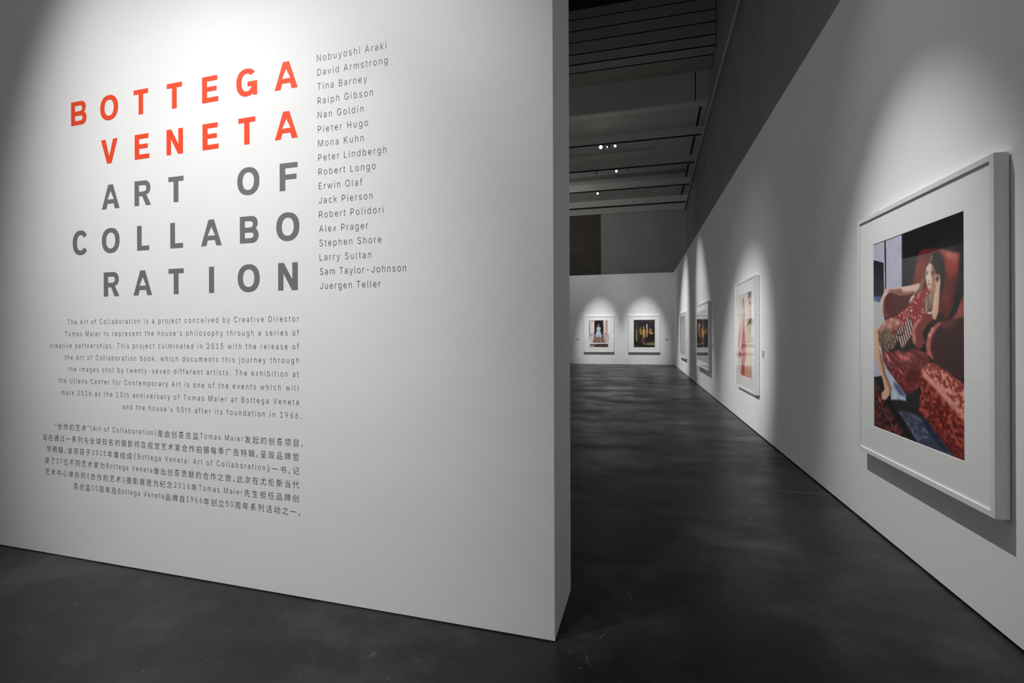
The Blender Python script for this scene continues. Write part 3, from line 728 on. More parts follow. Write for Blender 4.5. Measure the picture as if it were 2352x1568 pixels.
E1((214, 174, 150), 1, None, [(828, 465), (858, 462), (860, 515), (830, 518)])
E1((206, 184, 186), 1, ('h', .1), [(590, 800), (720, 660), (716, 740), (665, 1000), (580, 1000)])
E1((206, 172, 166), 1, ('h', .1), [(1000, 740), (1110, 760), (1130, 1000), (1040, 1000)])
for q in ([(606, 728), (625, 735), (565, 860), (560, 1000), (553, 1000), (555, 850)], [(612, 726), (665, 765), (655, 780), (612, 745)],
          [(1100, 726), (1052, 765), (1015, 700), (1020, 690), (1055, 745), (1095, 722)], [(1095, 760), (1108, 760), (1165, 920), (1165, 1070), (1152, 1070), (1150, 920)],
          [(1110, 758), (1165, 752), (1163, 920), (1152, 880), (1152, 768), (1110, 770)], [(680, 740), (690, 660), (700, 660), (692, 745)]):
    E1((52, 48, 48), 0, None, q)
E1((236, 232, 230), 0, None, [(555, 1015), (1150, 1005), (1150, 1030), (555, 1040)])
E1((74, 46, 42), 1, None, [(578, 1045), (720, 1045), (720, 1085), (585, 1080)])
E1((38, 32, 32), 1, None, [(720, 1045), (1120, 1035), (1128, 1085), (720, 1085)])
E1((206, 176, 166), 0, None, [(560, 1086), (720, 1086), (720, 1118), (560, 1118)])
E1((70, 50, 46), 1, None, [(720, 1086), (1130, 1090), (1145, 1137), (560, 1137), (560, 1118), (720, 1118)])
framed('framed_photograph', 1.48, 1.775, (-0.480, 0.488, -0.645, 0.675), (-1.778, YB, 1.484), 0,
       'white-framed photograph of a woman in pale blue on steps, left on back wall', pe_, 1.18)
pf = Picture(132, 176, (32, 26, 24))
def E2(c, s, t_, pts):
    pf.poly(c, s, t_, S(325, 315, 635, 830, pts))
E2((34, 28, 34), 0, ('n', .2), [(325, 315), (965, 315), (965, 600), (325, 600)])
E2((28, 26, 20), 3, ('n', .3), [(325, 560), (965, 560), (965, 1150), (325, 1150)])
E2((62, 54, 36), 3, None, [(720, 330), (950, 320), (955, 400), (760, 360)])
E2((52, 48, 52), 2, None, [(325, 390), (500, 375), (680, 330), (850, 370), (955, 410), (955, 440), (700, 375), (520, 390), (325, 420)])
E2((206, 180, 150), 2, None, [(325, 408), (360, 405), (345, 428), (325, 428)])
E2((70, 66, 52), 3, None, [(392, 430), (425, 430), (425, 960), (395, 960)])
E2((190, 170, 120), 2, None, [(400, 600), (416, 620), (420, 950), (402, 955), (396, 760)])
E2((66, 48, 26), 3, None, [(430, 500), (470, 500), (470, 1000), (430, 1000)])
E2((150, 110, 36), 4, ('n', .15), [(490, 600), (530, 580), (575, 600), (585, 780), (510, 760)])
E2((176, 140, 60), 3, None, [(520, 535), (548, 530), (552, 575), (522, 580)])
E2((186, 170, 150), 2, None, [(700, 450), (742, 445), (748, 700), (738, 850), (718, 850), (715, 700), (700, 620)])
E2((40, 30, 60), 6, None, [(770, 490), (860, 490), (860, 560), (770, 560)])
E2((150, 104, 26), 3, ('n', .1), [(775, 585), (875, 585), (878, 740), (775, 735)])
E2((226, 176, 70), 3, None, [(800, 710), (900, 705), (910, 730), (850, 745), (800, 735)])
E2((110, 70, 50), 4, None, [(905, 500), (960, 490), (960, 540), (910, 530)])
E2((24, 20, 20), 2, None, [(740, 760), (960, 760), (960, 900), (740, 900)])
E2((232, 206, 64), 1, None, [(608, 590), (655, 590), (650, 700), (632, 830), (600, 840), (605, 700)])
E2((160, 84, 32), 2, None, [(655, 600), (690, 640), (716, 740), (700, 830), (650, 880), (632, 840)])
E2((210, 170, 130), 1, None, [(612, 505), (636, 500), (640, 575), (614, 580)])
E2((176, 120, 90), 1, None, [(602, 840), (628, 840), (632, 920), (612, 920)])
E2((150, 120, 100), 1, None, [(535, 930), (600, 850), (606, 862), (548, 935), (590, 990), (640, 1000), (680, 930), (690, 935), (650, 1010), (580, 1005)])
E2((92, 40, 34), 2, None, [(570, 900), (640, 890), (670, 930), (640, 985), (580, 980)])
E2((214, 180, 150), 1, None, [(600, 1050), (640, 1000), (645, 1030), (615, 1062)])
E2((126, 116, 82), 3, None, [(660, 1050), (730, 1010), (960, 990), (960, 1085), (780, 1080), (670, 1062)])
E2((64, 60, 40), 3, None, [(740, 990), (960, 930), (960, 960), (800, 1000)])
E2((60, 54, 32), 3, None, [(340, 1060), (420, 1080), (540, 1125), (500, 1135), (380, 1130)])
E2((26, 20, 20), 2, None, [(560, 1075), (960, 1085), (960, 1150), (600, 1150)])
framed('framed_photograph', 1.48, 1.775, (-0.482, 0.500, -0.648, 0.680), (0.372, YB, 1.484), 0,
       'white-framed dark photograph of a woman in yellow at night, right on back wall', pf, 1.18)

wall_label((XW, 7.51, 1.20), R(-90), 'small grey caption label on the right wall, beside the picture with two figures')
wall_label((XW, 12.19, 1.20), R(-90), 'small caption label on the right wall, between the second and third pictures')
wall_label((XW, 17.80, 1.20), R(-90), 'small caption label on the right wall, just before the pale grey picture')
wall_label((-2.83, YB, 1.217), 0, 'small caption label on the back wall, left of the picture with steps')
wall_label((1.43, YB, 1.214), 0, 'small caption label on the back wall, between the dark picture and the corner')

# ------------------------------------------------------------------ title lettering: drawn glyph outlines
CAP = 0.1585
ST, HB = 0.0385, 0.0295     # stem and bar widths
def arc(cx, cy, rx, ry, a0, a1, n=18, e=2.25):
    o = []
    for i in range(n + 1):
        a = R(a0 + (a1 - a0) * i / n); c, s = math.cos(a), math.sin(a)
        o.append((cx + rx * math.copysign(abs(c) ** (2 / e), c), cy + ry * math.copysign(abs(s) ** (2 / e), s)))
    return o
def glyph(ch, w):
    H = CAP; m_ = H / 2; ov = 0.003
    if ch == 'I': return [[(0, 0), (w, 0), (w, H), (0, H)]]
    if ch == 'L': return [[(0, 0), (w, 0), (w, HB), (ST, HB), (ST, H), (0, H)]]
    if ch == 'T': a, b = (w - ST) / 2, (w + ST) / 2; return [[(a, 0), (b, 0), (b, H - HB), (w, H - HB), (w, H), (0, H), (0, H - HB), (a, H - HB)]]
    if ch == 'E': return [[(0, 0), (w, 0), (w, HB), (ST, HB), (ST, .0665), (w - .013, .0665), (w - .013, .0945), (ST, .0945), (ST, H - HB), (w - .007, H - HB), (w - .007, H), (0, H)]]
    if ch == 'F': return [[(0, 0), (ST, 0), (ST, .063), (w - .008, .063), (w - .008, .0925), (ST, .0925), (ST, H - HB), (w, H - HB), (w, H), (0, H)]]
    if ch == 'N': return [[(0, 0), (.0365, 0), (.0365, .098), (w - .040, 0), (w, 0), (w, H), (w - .0375, H), (w - .0375, .062), (.040, H), (0, H)]]
    if ch == 'V': return [[(w / 2 - .020, 0), (w / 2 + .020, 0), (w, H), (w - .041, H), (w / 2, .046), (.041, H), (0, H)]]
    if ch == 'A':
        k_ = (w / 2 - .021) / H
        return [[(0, 0), (.041, 0), (.041 + .034 * k_ * .9, .034), (w - .041 - .034 * k_ * .9, .034), (w - .041, 0), (w, 0), (w / 2 + .021, H), (w / 2 - .021, H)],
                [(.0505, .0615), (w - .0505, .0615), (w / 2, H - .042)]]
    if ch == 'O': return [arc(w / 2, m_, w / 2, m_ + ov, 0, 360, 44)[:-1], arc(w / 2, m_, w / 2 - .0385, m_ + ov - .030, 0, 360, 44)[:-1]]
    if ch == 'C':
        return [arc(w * .5, m_, w * .5, m_ + ov, 38, 322, 40) + [(w * .985 - .032, .0455)] + arc(w * .5 + .001, m_, w * .5 - .0385, m_ + ov - .030, 312, 48, 34) + [(w * .985 - .032, H - .0455)]]
    if ch == 'G':
        return [arc(w * .5, m_, w * .5, m_ + ov, 40, 300, 38) + [(w * .79, .018), (w * .80, 0.0), (w, 0.0), (w, .0830), (w * .54, .0830), (w * .54, .0545), (w - .036, .0545)]
                + arc(w * .5, m_, w * .5 - .0375, m_ + ov - .030, 318, 48, 34)]
    if ch == 'B':
        o = [(0, 0)] + arc(w - .047, .0455, .047, .0455, -90, 62, 12, 2.1) + arc(w - .050, H - .0410, .0435, .0410, -52, 90, 12, 2.1) + [(0, H)]
        h1 = [(ST - .002, .0285)] + arc(w - .060, .0455, .0235, .0170, -90, 90, 10, 2.1) + [(ST - .002, .0625)]
        h2 = [(ST - .002, .0920)] + arc(w - .062, H - .0475, .0215, .0190, -90, 90, 10, 2.1) + [(ST - .002, H - .0285)]
        return [o, h1, h2]
    if ch == 'R':
        o = [(0, 0), (ST, 0), (ST, .0600), (.0655, .0600), (w - .043, 0), (w, 0), (w - .040, .0690)] + arc(w - .053, H - .0470, .0485, .0470, -48, 90, 12, 2.1) + [(0, H)]
        h = [(ST, .0885)] + arc(w - .0615, H - .0490, .0225, .0205, -90, 90, 10, 2.1) + [(ST, H - .0285)]
        return [o, h]
def curve_mesh(name, cd, mat, parent, loc):
    ob_ = bpy.data.objects.new(name, cd)
    COL.objects.link(ob_)
    bpy.context.view_layer.update()
    dg = bpy.context.evaluated_depsgraph_get()
    me = bpy.data.meshes.new_from_object(ob_.evaluated_get(dg))
    bpy.data.objects.remove(ob_)
    me.name = name; me.materials.clear(); me.materials.append(mat)
    o = bpy.data.objects.new(name, me); COL.objects.link(o); o.parent = parent; o.location = loc
    return o
def letter(ch, x0, x1, zb, mat, parent):
    cd = bpy.data.curves.new('letter', 'CURVE'); cd.dimensions = '2D'; cd.fill_mode = 'BOTH'; cd.extrude = 0.0002
    for pts in glyph(ch, x1 - x0):
        sp_ = cd.splines.new('POLY'); sp_.points.add(len(pts) - 1)
        for i, (x, y) in enumerate(pts):
            sp_.points[i].co = (x, y, 0, 1)
        sp_.use_cyclic_u = True
    return curve_mesh('letter', cd, mat, parent, (x0, zb, 0.0005))
t1 = title_space('title_lettering', label='two rows of large bold orange capital letters at the top of the white title wall', cat='lettering')
t2 = title_space('title_lettering', label='three rows of large bold grey capital letters below the orange ones on the title wall', cat='lettering')
ROWS = [(2.9142, t1, M_ORANGE, [('B', -3.3017, -3.1571), ('O', -3.0309, -2.8718), ('T', -2.7354, -2.6122), ('T', -2.4566, -2.3336), ('E', -2.1746, -2.0498), ('G', -1.9138, -1.7625), ('A', -1.6379, -1.4791)]),
        (2.6278, t1, M_ORANGE, [('V', -3.0253, -2.8768), ('E', -2.728, -2.603), ('N', -2.4602, -2.3268), ('E', -2.1725, -2.0487), ('T', -1.9004, -1.7768), ('A', -1.6377, -1.4789)]),
        (2.3305, t2, M_GREY, [('A', -3.0197, -2.8619), ('R', -2.7308, -2.5908), ('T', -2.4464, -2.3237), ('O', -1.9099, -1.7493), ('F', -1.6052, -1.4819)]),
        (2.0436, t2, M_GREY, [('C', -3.2909, -3.1454), ('O', -3.0206, -2.8628), ('L', -2.7103, -2.6075), ('L', -2.4327, -2.3292), ('A', -2.1869, -2.0285), ('B', -1.8922, -1.756), ('O', -1.6307, -1.4713)]),
        (1.7573, t2, M_GREY, [('R', -3.0051, -2.8665), ('A', -2.7425, -2.5852), ('T', -2.4477, -2.325), ('I', -2.1268, -2.0876), ('O', -1.9093, -1.7496), ('N', -1.6187, -1.4831)])]
for zb, par, mt_, L_ in ROWS:
    for ch, a, b in L_:
        letter(ch, a, b, zb, mt_, par)

# ------------------------------------------------------------------ running text in thin vinyl
# light grotesque letter outlines (advance, vertices x,y in thousandths of the em, faces)
GLYPHS = {' ':[188,[],[]],
"'":[206,[122,325,112,325,95,325,85,325,82,382,80,445,78,502,92,502,114,502,128,502,126,445,124,382],[[5,7,6],[5,8,7],[5,9,8],[5,10,9],[4,10,5],[4,11,10],[3,11,4],[3,0,11],[2,0,3],[1,0,2]]],
'(':[273,[118,57,106,107,99,157,96,207,97,244,101,283,107,322,116,362,126,401,138,439,152,474,167,507,181,532,196,532,216,532,225,532,213,506,198,469,184,430,172,391,162,353,155,315,149,277,145,241,144,207,145,176,148,145,153,113,161,81,170,48,182,14,195,-22,211,-59,225,-89,216,-89,196,-89,181,-89,156,-43,135,6],[[11,13,12],[11,14,13],[11,15,14],[11,16,15],[10,16,11],[10,17,16],[9,17,10],[9,18,17],[8,18,9],[8,19,18],[7,19,8],[7,20,19],[6,20,7],[6,21,20],[5,21,6],[5,22,21],[4,22,5],[4,23,22],[3,23,4],[3,24,23],[2,24,3],[2,25,24],[2,26,25],[1,26,2],[1,27,26],[1,28,27],[0,28,1],[0,29,28],[38,29,0],[38,30,29],[38,31,30],[37,31,38],[37,32,31],[36,32,37],[36,33,32],[35,33,36],[34,33,35]]],
')':[273,[92,-89,77,-89,57,-89,48,-89,62,-59,79,-20,92,16,104,50,113,83,120,115,125,146,128,176,129,207,128,241,124,277,119,315,111,353,101,391,89,430,76,469,60,506,48,532,57,532,77,532,92,532,107,507,121,474,135,439,147,401,157,362,166,322,172,282,176,244,177,207,175,156,167,106,155,55,138,5,116,-44],[[20,22,21],[20,23,22],[20,24,23],[20,25,24],[20,26,25],[19,26,20],[19,27,26],[18,27,19],[18,28,27],[17,28,18],[17,29,28],[16,29,17],[16,30,29],[15,30,16],[15,31,30],[14,31,15],[14,32,31],[13,32,14],[13,33,32],[12,33,13],[12,34,33],[11,34,12],[10,34,11],[10,35,34],[9,35,10],[8,35,9],[8,36,35],[7,36,8],[7,37,36],[6,37,7],[5,37,6],[5,38,37],[4,38,5],[4,0,38],[3,0,4],[2,0,3],[1,0,2]]],
',':[188,[79,-112,69,-112,53,-112,46,-112,54,-57,64,6,74,64,91,64,114,64,128,64,113,9,95,-54],[[5,7,6],[5,8,7],[5,9,8],[5,10,9],[5,11,10],[4,11,5],[4,0,11],[3,0,4],[2,0,3],[1,0,2]]],
'-':[453,[121,237,188,237,263,237,330,237,330,226,330,207,330,195,263,195,188,195,121,195,121,207,121,226],[[11,1,0],[11,2,1],[11,3,2],[11,4,3],[10,4,11],[10,5,4],[9,5,10],[9,6,5],[8,6,9],[7,6,8]]],
'.':[188,[123,14,115,8,106,4,95,3,85,4,76,8,68,14,62,22,58,31,57,41,58,51,62,60,68,68,76,75,85,78,95,80,106,78,115,75,123,68,129,60,133,51,134,41,133,31,129,22],[[14,16,15],[13,16,14],[13,17,16],[12,17,13],[12,18,17],[12,19,18],[11,19,12],[11,20,19],[10,20,11],[10,21,20],[9,21,10],[8,21,9],[8,22,21],[7,22,8],[7,23,22],[6,23,7],[6,0,23],[5,0,6],[5,1,0],[5,2,1],[4,2,5],[4,3,2]]],
'0':[453,[319,30,292,13,261,4,227,0,192,4,161,13,134,30,111,52,91,81,75,116,64,156,57,202,55,254,57,306,64,352,76,392,92,427,111,456,135,479,162,495,192,505,227,509,261,505,292,495,319,479,342,456,362,427,377,392,389,352,396,306,398,254,396,202,389,156,378,116,362,81,342,52,158,69,178,54,201,45,227,42,252,45,275,54,295,69,312,88,326,113,337,142,345,175,349,213,351,254,349,296,345,334,337,367,326,396,312,421,295,440,275,455,252,464,227,467,201,464,178,455,158,440,141,421,127,396,116,367,108,334,104,296,102,254,104,213,108,175,116,142,127,113,141,88],[[20,22,21],[19,22,20],[19,23,22],[18,23,19],[18,24,23],[18,25,24],[17,57,18],[57,25,18],[17,58,57],[56,25,57],[17,59,58],[55,25,56],[55,26,25],[16,59,17],[16,60,59],[54,26,55],[53,26,54],[16,61,60],[53,27,26],[15,61,16],[52,27,53],[15,62,61],[15,63,62],[51,27,52],[51,28,27],[14,63,15],[14,64,63],[50,28,51],[50,29,28],[13,64,14],[13,65,64],[49,29,50],[49,30,29],[12,65,13],[12,66,65],[48,30,49],[12,67,66],[47,30,48],[47,31,30],[11,67,12],[46,31,47],[11,68,67],[10,68,11],[46,32,31],[45,32,46],[10,69,68],[9,69,10],[45,33,32],[44,33,45],[9,70,69],[8,70,9],[44,34,33],[43,34,44],[8,71,70],[8,36,71],[42,34,43],[7,36,8],[42,35,34],[7,37,36],[41,35,42],[40,35,41],[7,38,37],[6,38,7],[40,0,35],[39,0,40],[6,39,38],[6,0,39],[5,0,6],[5,1,0],[4,1,5],[4,2,1],[3,2,4]]],
'1':[453,[384,7,286,7,181,7,83,7,83,18,83,36,83,48,181,48,286,48,384,48,384,36,384,18,201,502,224,502,250,502,269,502,269,339,269,170,269,7,255,7,234,7,219,7,219,149,219,299,219,455,211,455,210,455,207,455,164,424,123,394,93,372,93,381,93,404,93,423,128,448,165,476],[[5,7,6],[5,8,7],[5,9,8],[5,10,9],[4,10,5],[4,11,10],[3,11,4],[3,0,11],[2,0,3],[1,0,2],[35,13,12],[35,14,13],[35,15,14],[35,24,15],[24,16,15],[34,27,35],[27,24,35],[34,28,27],[26,24,27],[25,24,26],[23,16,24],[33,28,34],[33,29,28],[32,29,33],[31,29,32],[31,30,29],[23,17,16],[22,17,23],[22,18,17],[21,18,22],[20,18,21],[19,18,20]]],
'2':[453,[382,7,281,7,172,7,71,7,71,16,71,32,71,45,126,103,183,164,239,224,258,243,274,261,288,278,300,294,309,309,317,324,323,339,326,355,327,372,326,390,321,407,314,422,303,436,291,447,276,455,260,462,242,465,224,467,204,465,185,461,169,454,154,444,142,431,133,417,126,400,121,382,120,369,107,369,86,369,73,369,75,390,81,416,92,439,107,459,125,476,146,490,170,500,197,506,225,509,253,506,279,500,303,490,323,477,341,461,355,442,366,420,372,397,374,372,373,355,370,337,364,320,356,303,345,283,330,263,312,240,289,214,262,184,224,145,186,105,146,63,146,59,146,58,146,50,231,50,310,50,382,50,382,38,382,19],[[47,49,48],[47,50,49],[46,50,47],[46,51,50],[45,51,46],[45,52,51],[44,52,45],[44,53,52],[43,27,44],[27,53,44],[43,28,27],[26,53,27],[25,53,26],[43,29,28],[24,53,25],[43,30,29],[24,54,53],[42,30,43],[23,54,24],[42,31,30],[22,54,23],[42,32,31],[22,55,54],[41,32,42],[21,55,22],[41,33,32],[20,55,21],[20,56,55],[41,34,33],[40,34,41],[19,56,20],[40,35,34],[19,57,56],[18,57,19],[39,35,40],[39,36,35],[18,58,57],[17,58,18],[38,36,39],[37,36,38],[16,58,17],[16,59,58],[15,59,16],[15,60,59],[14,60,15],[14,61,60],[13,61,14],[13,62,61],[12,62,13],[12,63,62],[11,63,12],[11,64,63],[10,64,11],[9,64,10],[9,65,64],[8,65,9],[8,66,65],[8,67,66],[7,67,8],[7,68,67],[7,69,68],[6,69,7],[6,70,69],[6,71,70],[6,72,71],[6,73,72],[6,74,73],[6,75,74],[6,76,75],[5,76,6],[5,77,76],[4,77,5],[4,0,77],[3,0,4],[2,0,3],[1,0,2]]],
'5':[453,[305,21,280,10,252,3,221,0,193,2,167,8,143,17,122,30,104,46,89,64,77,85,70,107,68,123,81,123,101,123,116,123,118,114,124,99,132,85,143,73,156,62,170,54,186,48,203,44,221,43,242,45,262,50,280,58,296,70,309,84,320,101,328,120,333,140,335,162,333,184,328,205,320,224,308,242,295,256,278,268,260,277,240,282,218,284,200,283,183,280,165,275,149,268,135,260,126,253,109,255,88,257,75,259,84,337,93,423,102,502,186,502,276,502,359,502,359,490,359,471,359,459,294,459,222,459,144,459,138,403,132,352,126,294,135,294,135,294,139,294,152,305,165,312,180,318,196,323,212,326,229,327,251,325,272,321,291,314,309,305,325,294,340,280,353,265,363,248,372,229,379,208,383,186,384,163,382,133,374,105,363,79,347,56,328,37],[[53,55,54],[53,63,55],[63,56,55],[63,57,56],[63,58,57],[63,59,58],[63,60,59],[53,64,63],[62,60,63],[61,60,62],[52,64,53],[52,65,64],[52,66,65],[51,66,52],[74,76,75],[73,76,74],[73,77,76],[72,77,73],[72,78,77],[71,78,72],[71,79,78],[70,79,71],[70,80,79],[69,80,70],[51,67,66],[51,68,67],[51,69,68],[51,44,69],[44,43,69],[43,80,69],[43,42,80],[42,81,80],[41,81,42],[40,81,41],[40,82,81],[51,45,44],[39,82,40],[51,46,45],[51,47,46],[38,82,39],[38,83,82],[51,50,47],[50,49,47],[49,48,47],[37,83,38],[37,84,83],[36,84,37],[36,85,84],[35,85,36],[35,86,85],[34,86,35],[34,87,86],[33,87,34],[33,88,87],[32,88,33],[31,88,32],[31,89,88],[11,13,12],[11,14,13],[11,15,14],[11,16,15],[30,89,31],[11,17,16],[10,17,11],[30,90,89],[29,90,30],[10,18,17],[10,19,18],[9,19,10],[28,90,29],[28,91,90],[9,20,19],[27,91,28],[8,20,9],[8,21,20],[26,91,27],[26,92,91],[8,22,21],[25,92,26],[8,23,22],[7,23,8],[24,92,25],[7,24,23],[7,92,24],[7,0,92],[6,0,7],[6,1,0],[5,1,6],[5,2,1],[4,2,5],[4,3,2]]],
'6':[453,[307,20,282,9,255,2,226,0,197,2,170,9,146,21,124,36,106,55,91,78,79,103,73,131,71,162,72,186,77,211,86,236,100,265,118,298,143,337,181,393,220,449,256,502,276,502,299,502,309,502,259,430,202,348,147,268,149,268,147,268,157,268,157,267,163,275,170,283,178,289,188,295,198,300,210,304,222,306,235,307,263,305,289,299,312,289,333,275,350,257,363,236,374,213,380,186,382,157,380,128,373,101,362,76,346,54,328,36,170,57,187,48,206,43,226,41,247,43,265,48,282,57,297,68,310,82,320,98,328,116,333,136,334,157,333,179,328,199,320,217,310,233,297,246,282,257,265,266,247,271,226,272,206,271,187,266,170,258,155,247,142,233,132,217,124,199,119,180,118,158,119,137,124,117,132,98,142,82,155,68],[[20,22,21],[20,23,22],[20,24,23],[20,25,24],[19,25,20],[19,26,25],[18,26,19],[18,27,26],[17,27,18],[38,40,39],[37,40,38],[37,41,40],[36,41,37],[35,41,36],[35,42,41],[16,27,17],[34,42,35],[33,42,34],[33,43,42],[32,43,33],[31,76,32],[76,75,32],[75,43,32],[75,74,43],[74,44,43],[31,77,76],[73,44,74],[16,29,27],[29,28,27],[16,30,29],[16,31,30],[16,77,31],[16,78,77],[72,44,73],[15,78,16],[15,79,78],[71,44,72],[71,45,44],[15,80,79],[70,45,71],[70,46,45],[14,80,15],[14,81,80],[69,46,70],[14,82,81],[68,46,69],[68,47,46],[13,82,14],[13,83,82],[67,47,68],[67,48,47],[12,83,13],[12,84,83],[66,48,67],[11,84,12],[11,85,84],[66,49,48],[65,49,66],[11,86,85],[64,49,65],[10,86,11],[64,50,49],[10,87,86],[63,50,64],[9,87,10],[63,51,50],[9,88,87],[62,51,63],[9,89,88],[61,51,62],[8,89,9],[61,52,51],[8,54,89],[60,52,61],[59,52,60],[8,55,54],[7,55,8],[59,53,52],[58,53,59],[7,56,55],[57,53,58],[7,57,56],[7,53,57],[6,53,7],[6,0,53],[5,0,6],[5,1,0],[4,1,5],[4,2,1],[3,2,4]]],
'7':[453,[161,7,142,7,120,7,108,7,179,146,254,296,330,447,330,450,330,451,330,459,236,459,149,459,69,459,69,471,69,490,69,502,172,502,281,502,384,502,384,489,384,469,384,450,309,302,234,153],[[14,16,15],[14,17,16],[14,18,17],[14,19,18],[13,19,14],[13,20,19],[12,20,13],[12,11,20],[11,10,20],[10,9,20],[9,21,20],[8,21,9],[7,21,8],[7,6,21],[6,22,21],[5,22,6],[5,23,22],[4,23,5],[4,0,23],[3,2,4],[2,1,4],[1,0,4]]],
'9':[453,[146,488,170,499,197,506,226,509,255,506,282,499,307,488,328,473,347,454,362,431,373,405,380,377,382,347,380,323,375,298,366,272,353,244,334,210,309,172,271,116,233,60,197,7,177,7,154,7,144,7,193,79,250,161,305,241,303,241,305,241,295,241,296,242,290,234,283,226,274,219,265,213,254,208,243,205,231,202,218,202,189,204,164,210,141,220,120,234,103,252,89,272,79,296,73,322,71,352,73,381,80,408,91,433,106,455,124,473,282,452,265,461,246,466,226,467,206,466,188,461,170,452,155,441,142,427,132,411,124,392,120,373,118,352,120,330,124,310,132,292,142,276,155,262,170,251,188,243,206,238,226,236,246,238,265,243,282,251,297,262,310,276,321,292,328,310,333,329,334,350,333,372,328,392,321,410,310,427,298,441],[[2,4,3],[1,4,2],[1,5,4],[0,5,1],[0,6,5],[53,6,0],[53,7,6],[52,58,53],[58,57,53],[57,7,53],[57,56,7],[56,8,7],[55,8,56],[52,59,58],[54,8,55],[52,60,59],[51,60,52],[54,9,8],[51,61,60],[89,9,54],[51,62,61],[88,9,89],[50,62,51],[88,10,9],[50,63,62],[87,10,88],[50,64,63],[86,10,87],[49,64,50],[86,11,10],[49,65,64],[85,11,86],[48,65,49],[85,12,11],[48,66,65],[84,12,85],[48,67,66],[47,67,48],[83,12,84],[83,13,12],[47,68,67],[82,13,83],[82,14,13],[46,68,47],[46,69,68],[81,14,82],[81,15,14],[45,69,46],[45,70,69],[80,15,81],[45,71,70],[79,15,80],[79,16,15],[44,71,45],[44,72,71],[78,16,79],[43,72,44],[43,73,72],[77,16,78],[77,31,16],[31,29,16],[29,17,16],[43,74,73],[76,31,77],[76,32,31],[30,29,31],[27,29,28],[26,29,27],[26,17,29],[43,75,74],[75,32,76],[43,32,75],[42,32,43],[42,33,32],[42,34,33],[41,34,42],[41,35,34],[41,36,35],[26,18,17],[40,36,41],[40,37,36],[40,38,37],[39,38,40],[26,19,18],[25,19,26],[25,20,19],[24,20,25],[24,23,20],[23,21,20],[23,22,21]]],
':':[188,[123,14,115,8,106,4,95,3,85,4,76,8,68,14,62,22,58,31,57,41,58,51,62,60,68,68,76,75,85,78,95,80,106,78,115,75,123,68,129,60,133,51,134,41,133,31,129,22,123,289,115,283,106,279,95,278,85,279,76,283,68,289,62,297,58,306,57,316,58,326,62,335,68,344,76,350,85,354,95,355,106,354,115,350,123,344,129,336,133,326,134,316,133,306,129,297],[[14,16,15],[13,16,14],[13,17,16],[12,17,13],[12,18,17],[12,19,18],[11,19,12],[11,20,19],[10,20,11],[10,21,20],[9,21,10],[8,21,9],[8,22,21],[7,22,8],[7,23,22],[6,23,7],[6,0,23],[5,0,6],[5,1,0],[5,2,1],[4,2,5],[4,3,2],[38,40,39],[37,40,38],[37,41,40],[36,41,37],[36,42,41],[36,43,42],[35,43,36],[35,44,43],[34,44,35],[34,45,44],[33,45,34],[32,45,33],[32,46,45],[31,46,32],[31,47,46],[30,47,31],[30,24,47],[29,24,30],[29,25,24],[29,26,25],[28,26,29],[28,27,26]]],
'A':[480,[80,7,62,7,39,7,26,7,85,167,146,337,206,502,226,502,251,502,271,502,332,337,394,167,453,7,440,7,418,7,400,7,366,103,330,204,294,305,287,325,279,348,271,374,261,404,251,440,242,471,236,471,241,471,236,471,226,439,216,404,206,373,198,347,190,324,184,305,149,204,114,103,363,149,283,149,197,149,117,149,117,161,117,180,117,192,197,192,283,192,363,192,363,180,363,161],[[5,7,6],[5,8,7],[5,27,8],[27,9,8],[27,25,9],[25,26,9],[26,24,9],[24,10,9],[5,28,27],[25,26,27],[26,24,25],[23,10,24],[22,10,23],[5,29,28],[21,10,22],[5,30,29],[20,10,21],[5,31,30],[19,10,20],[5,32,31],[4,32,5],[19,11,10],[18,11,19],[4,33,32],[17,11,18],[4,34,33],[16,11,17],[4,35,34],[3,35,4],[16,12,11],[15,12,16],[3,0,35],[2,0,3],[2,1,0],[14,12,15],[13,12,14],[41,43,42],[41,44,43],[41,45,44],[41,46,45],[40,46,41],[40,47,46],[39,47,40],[39,36,47],[38,36,39],[37,36,38]]],
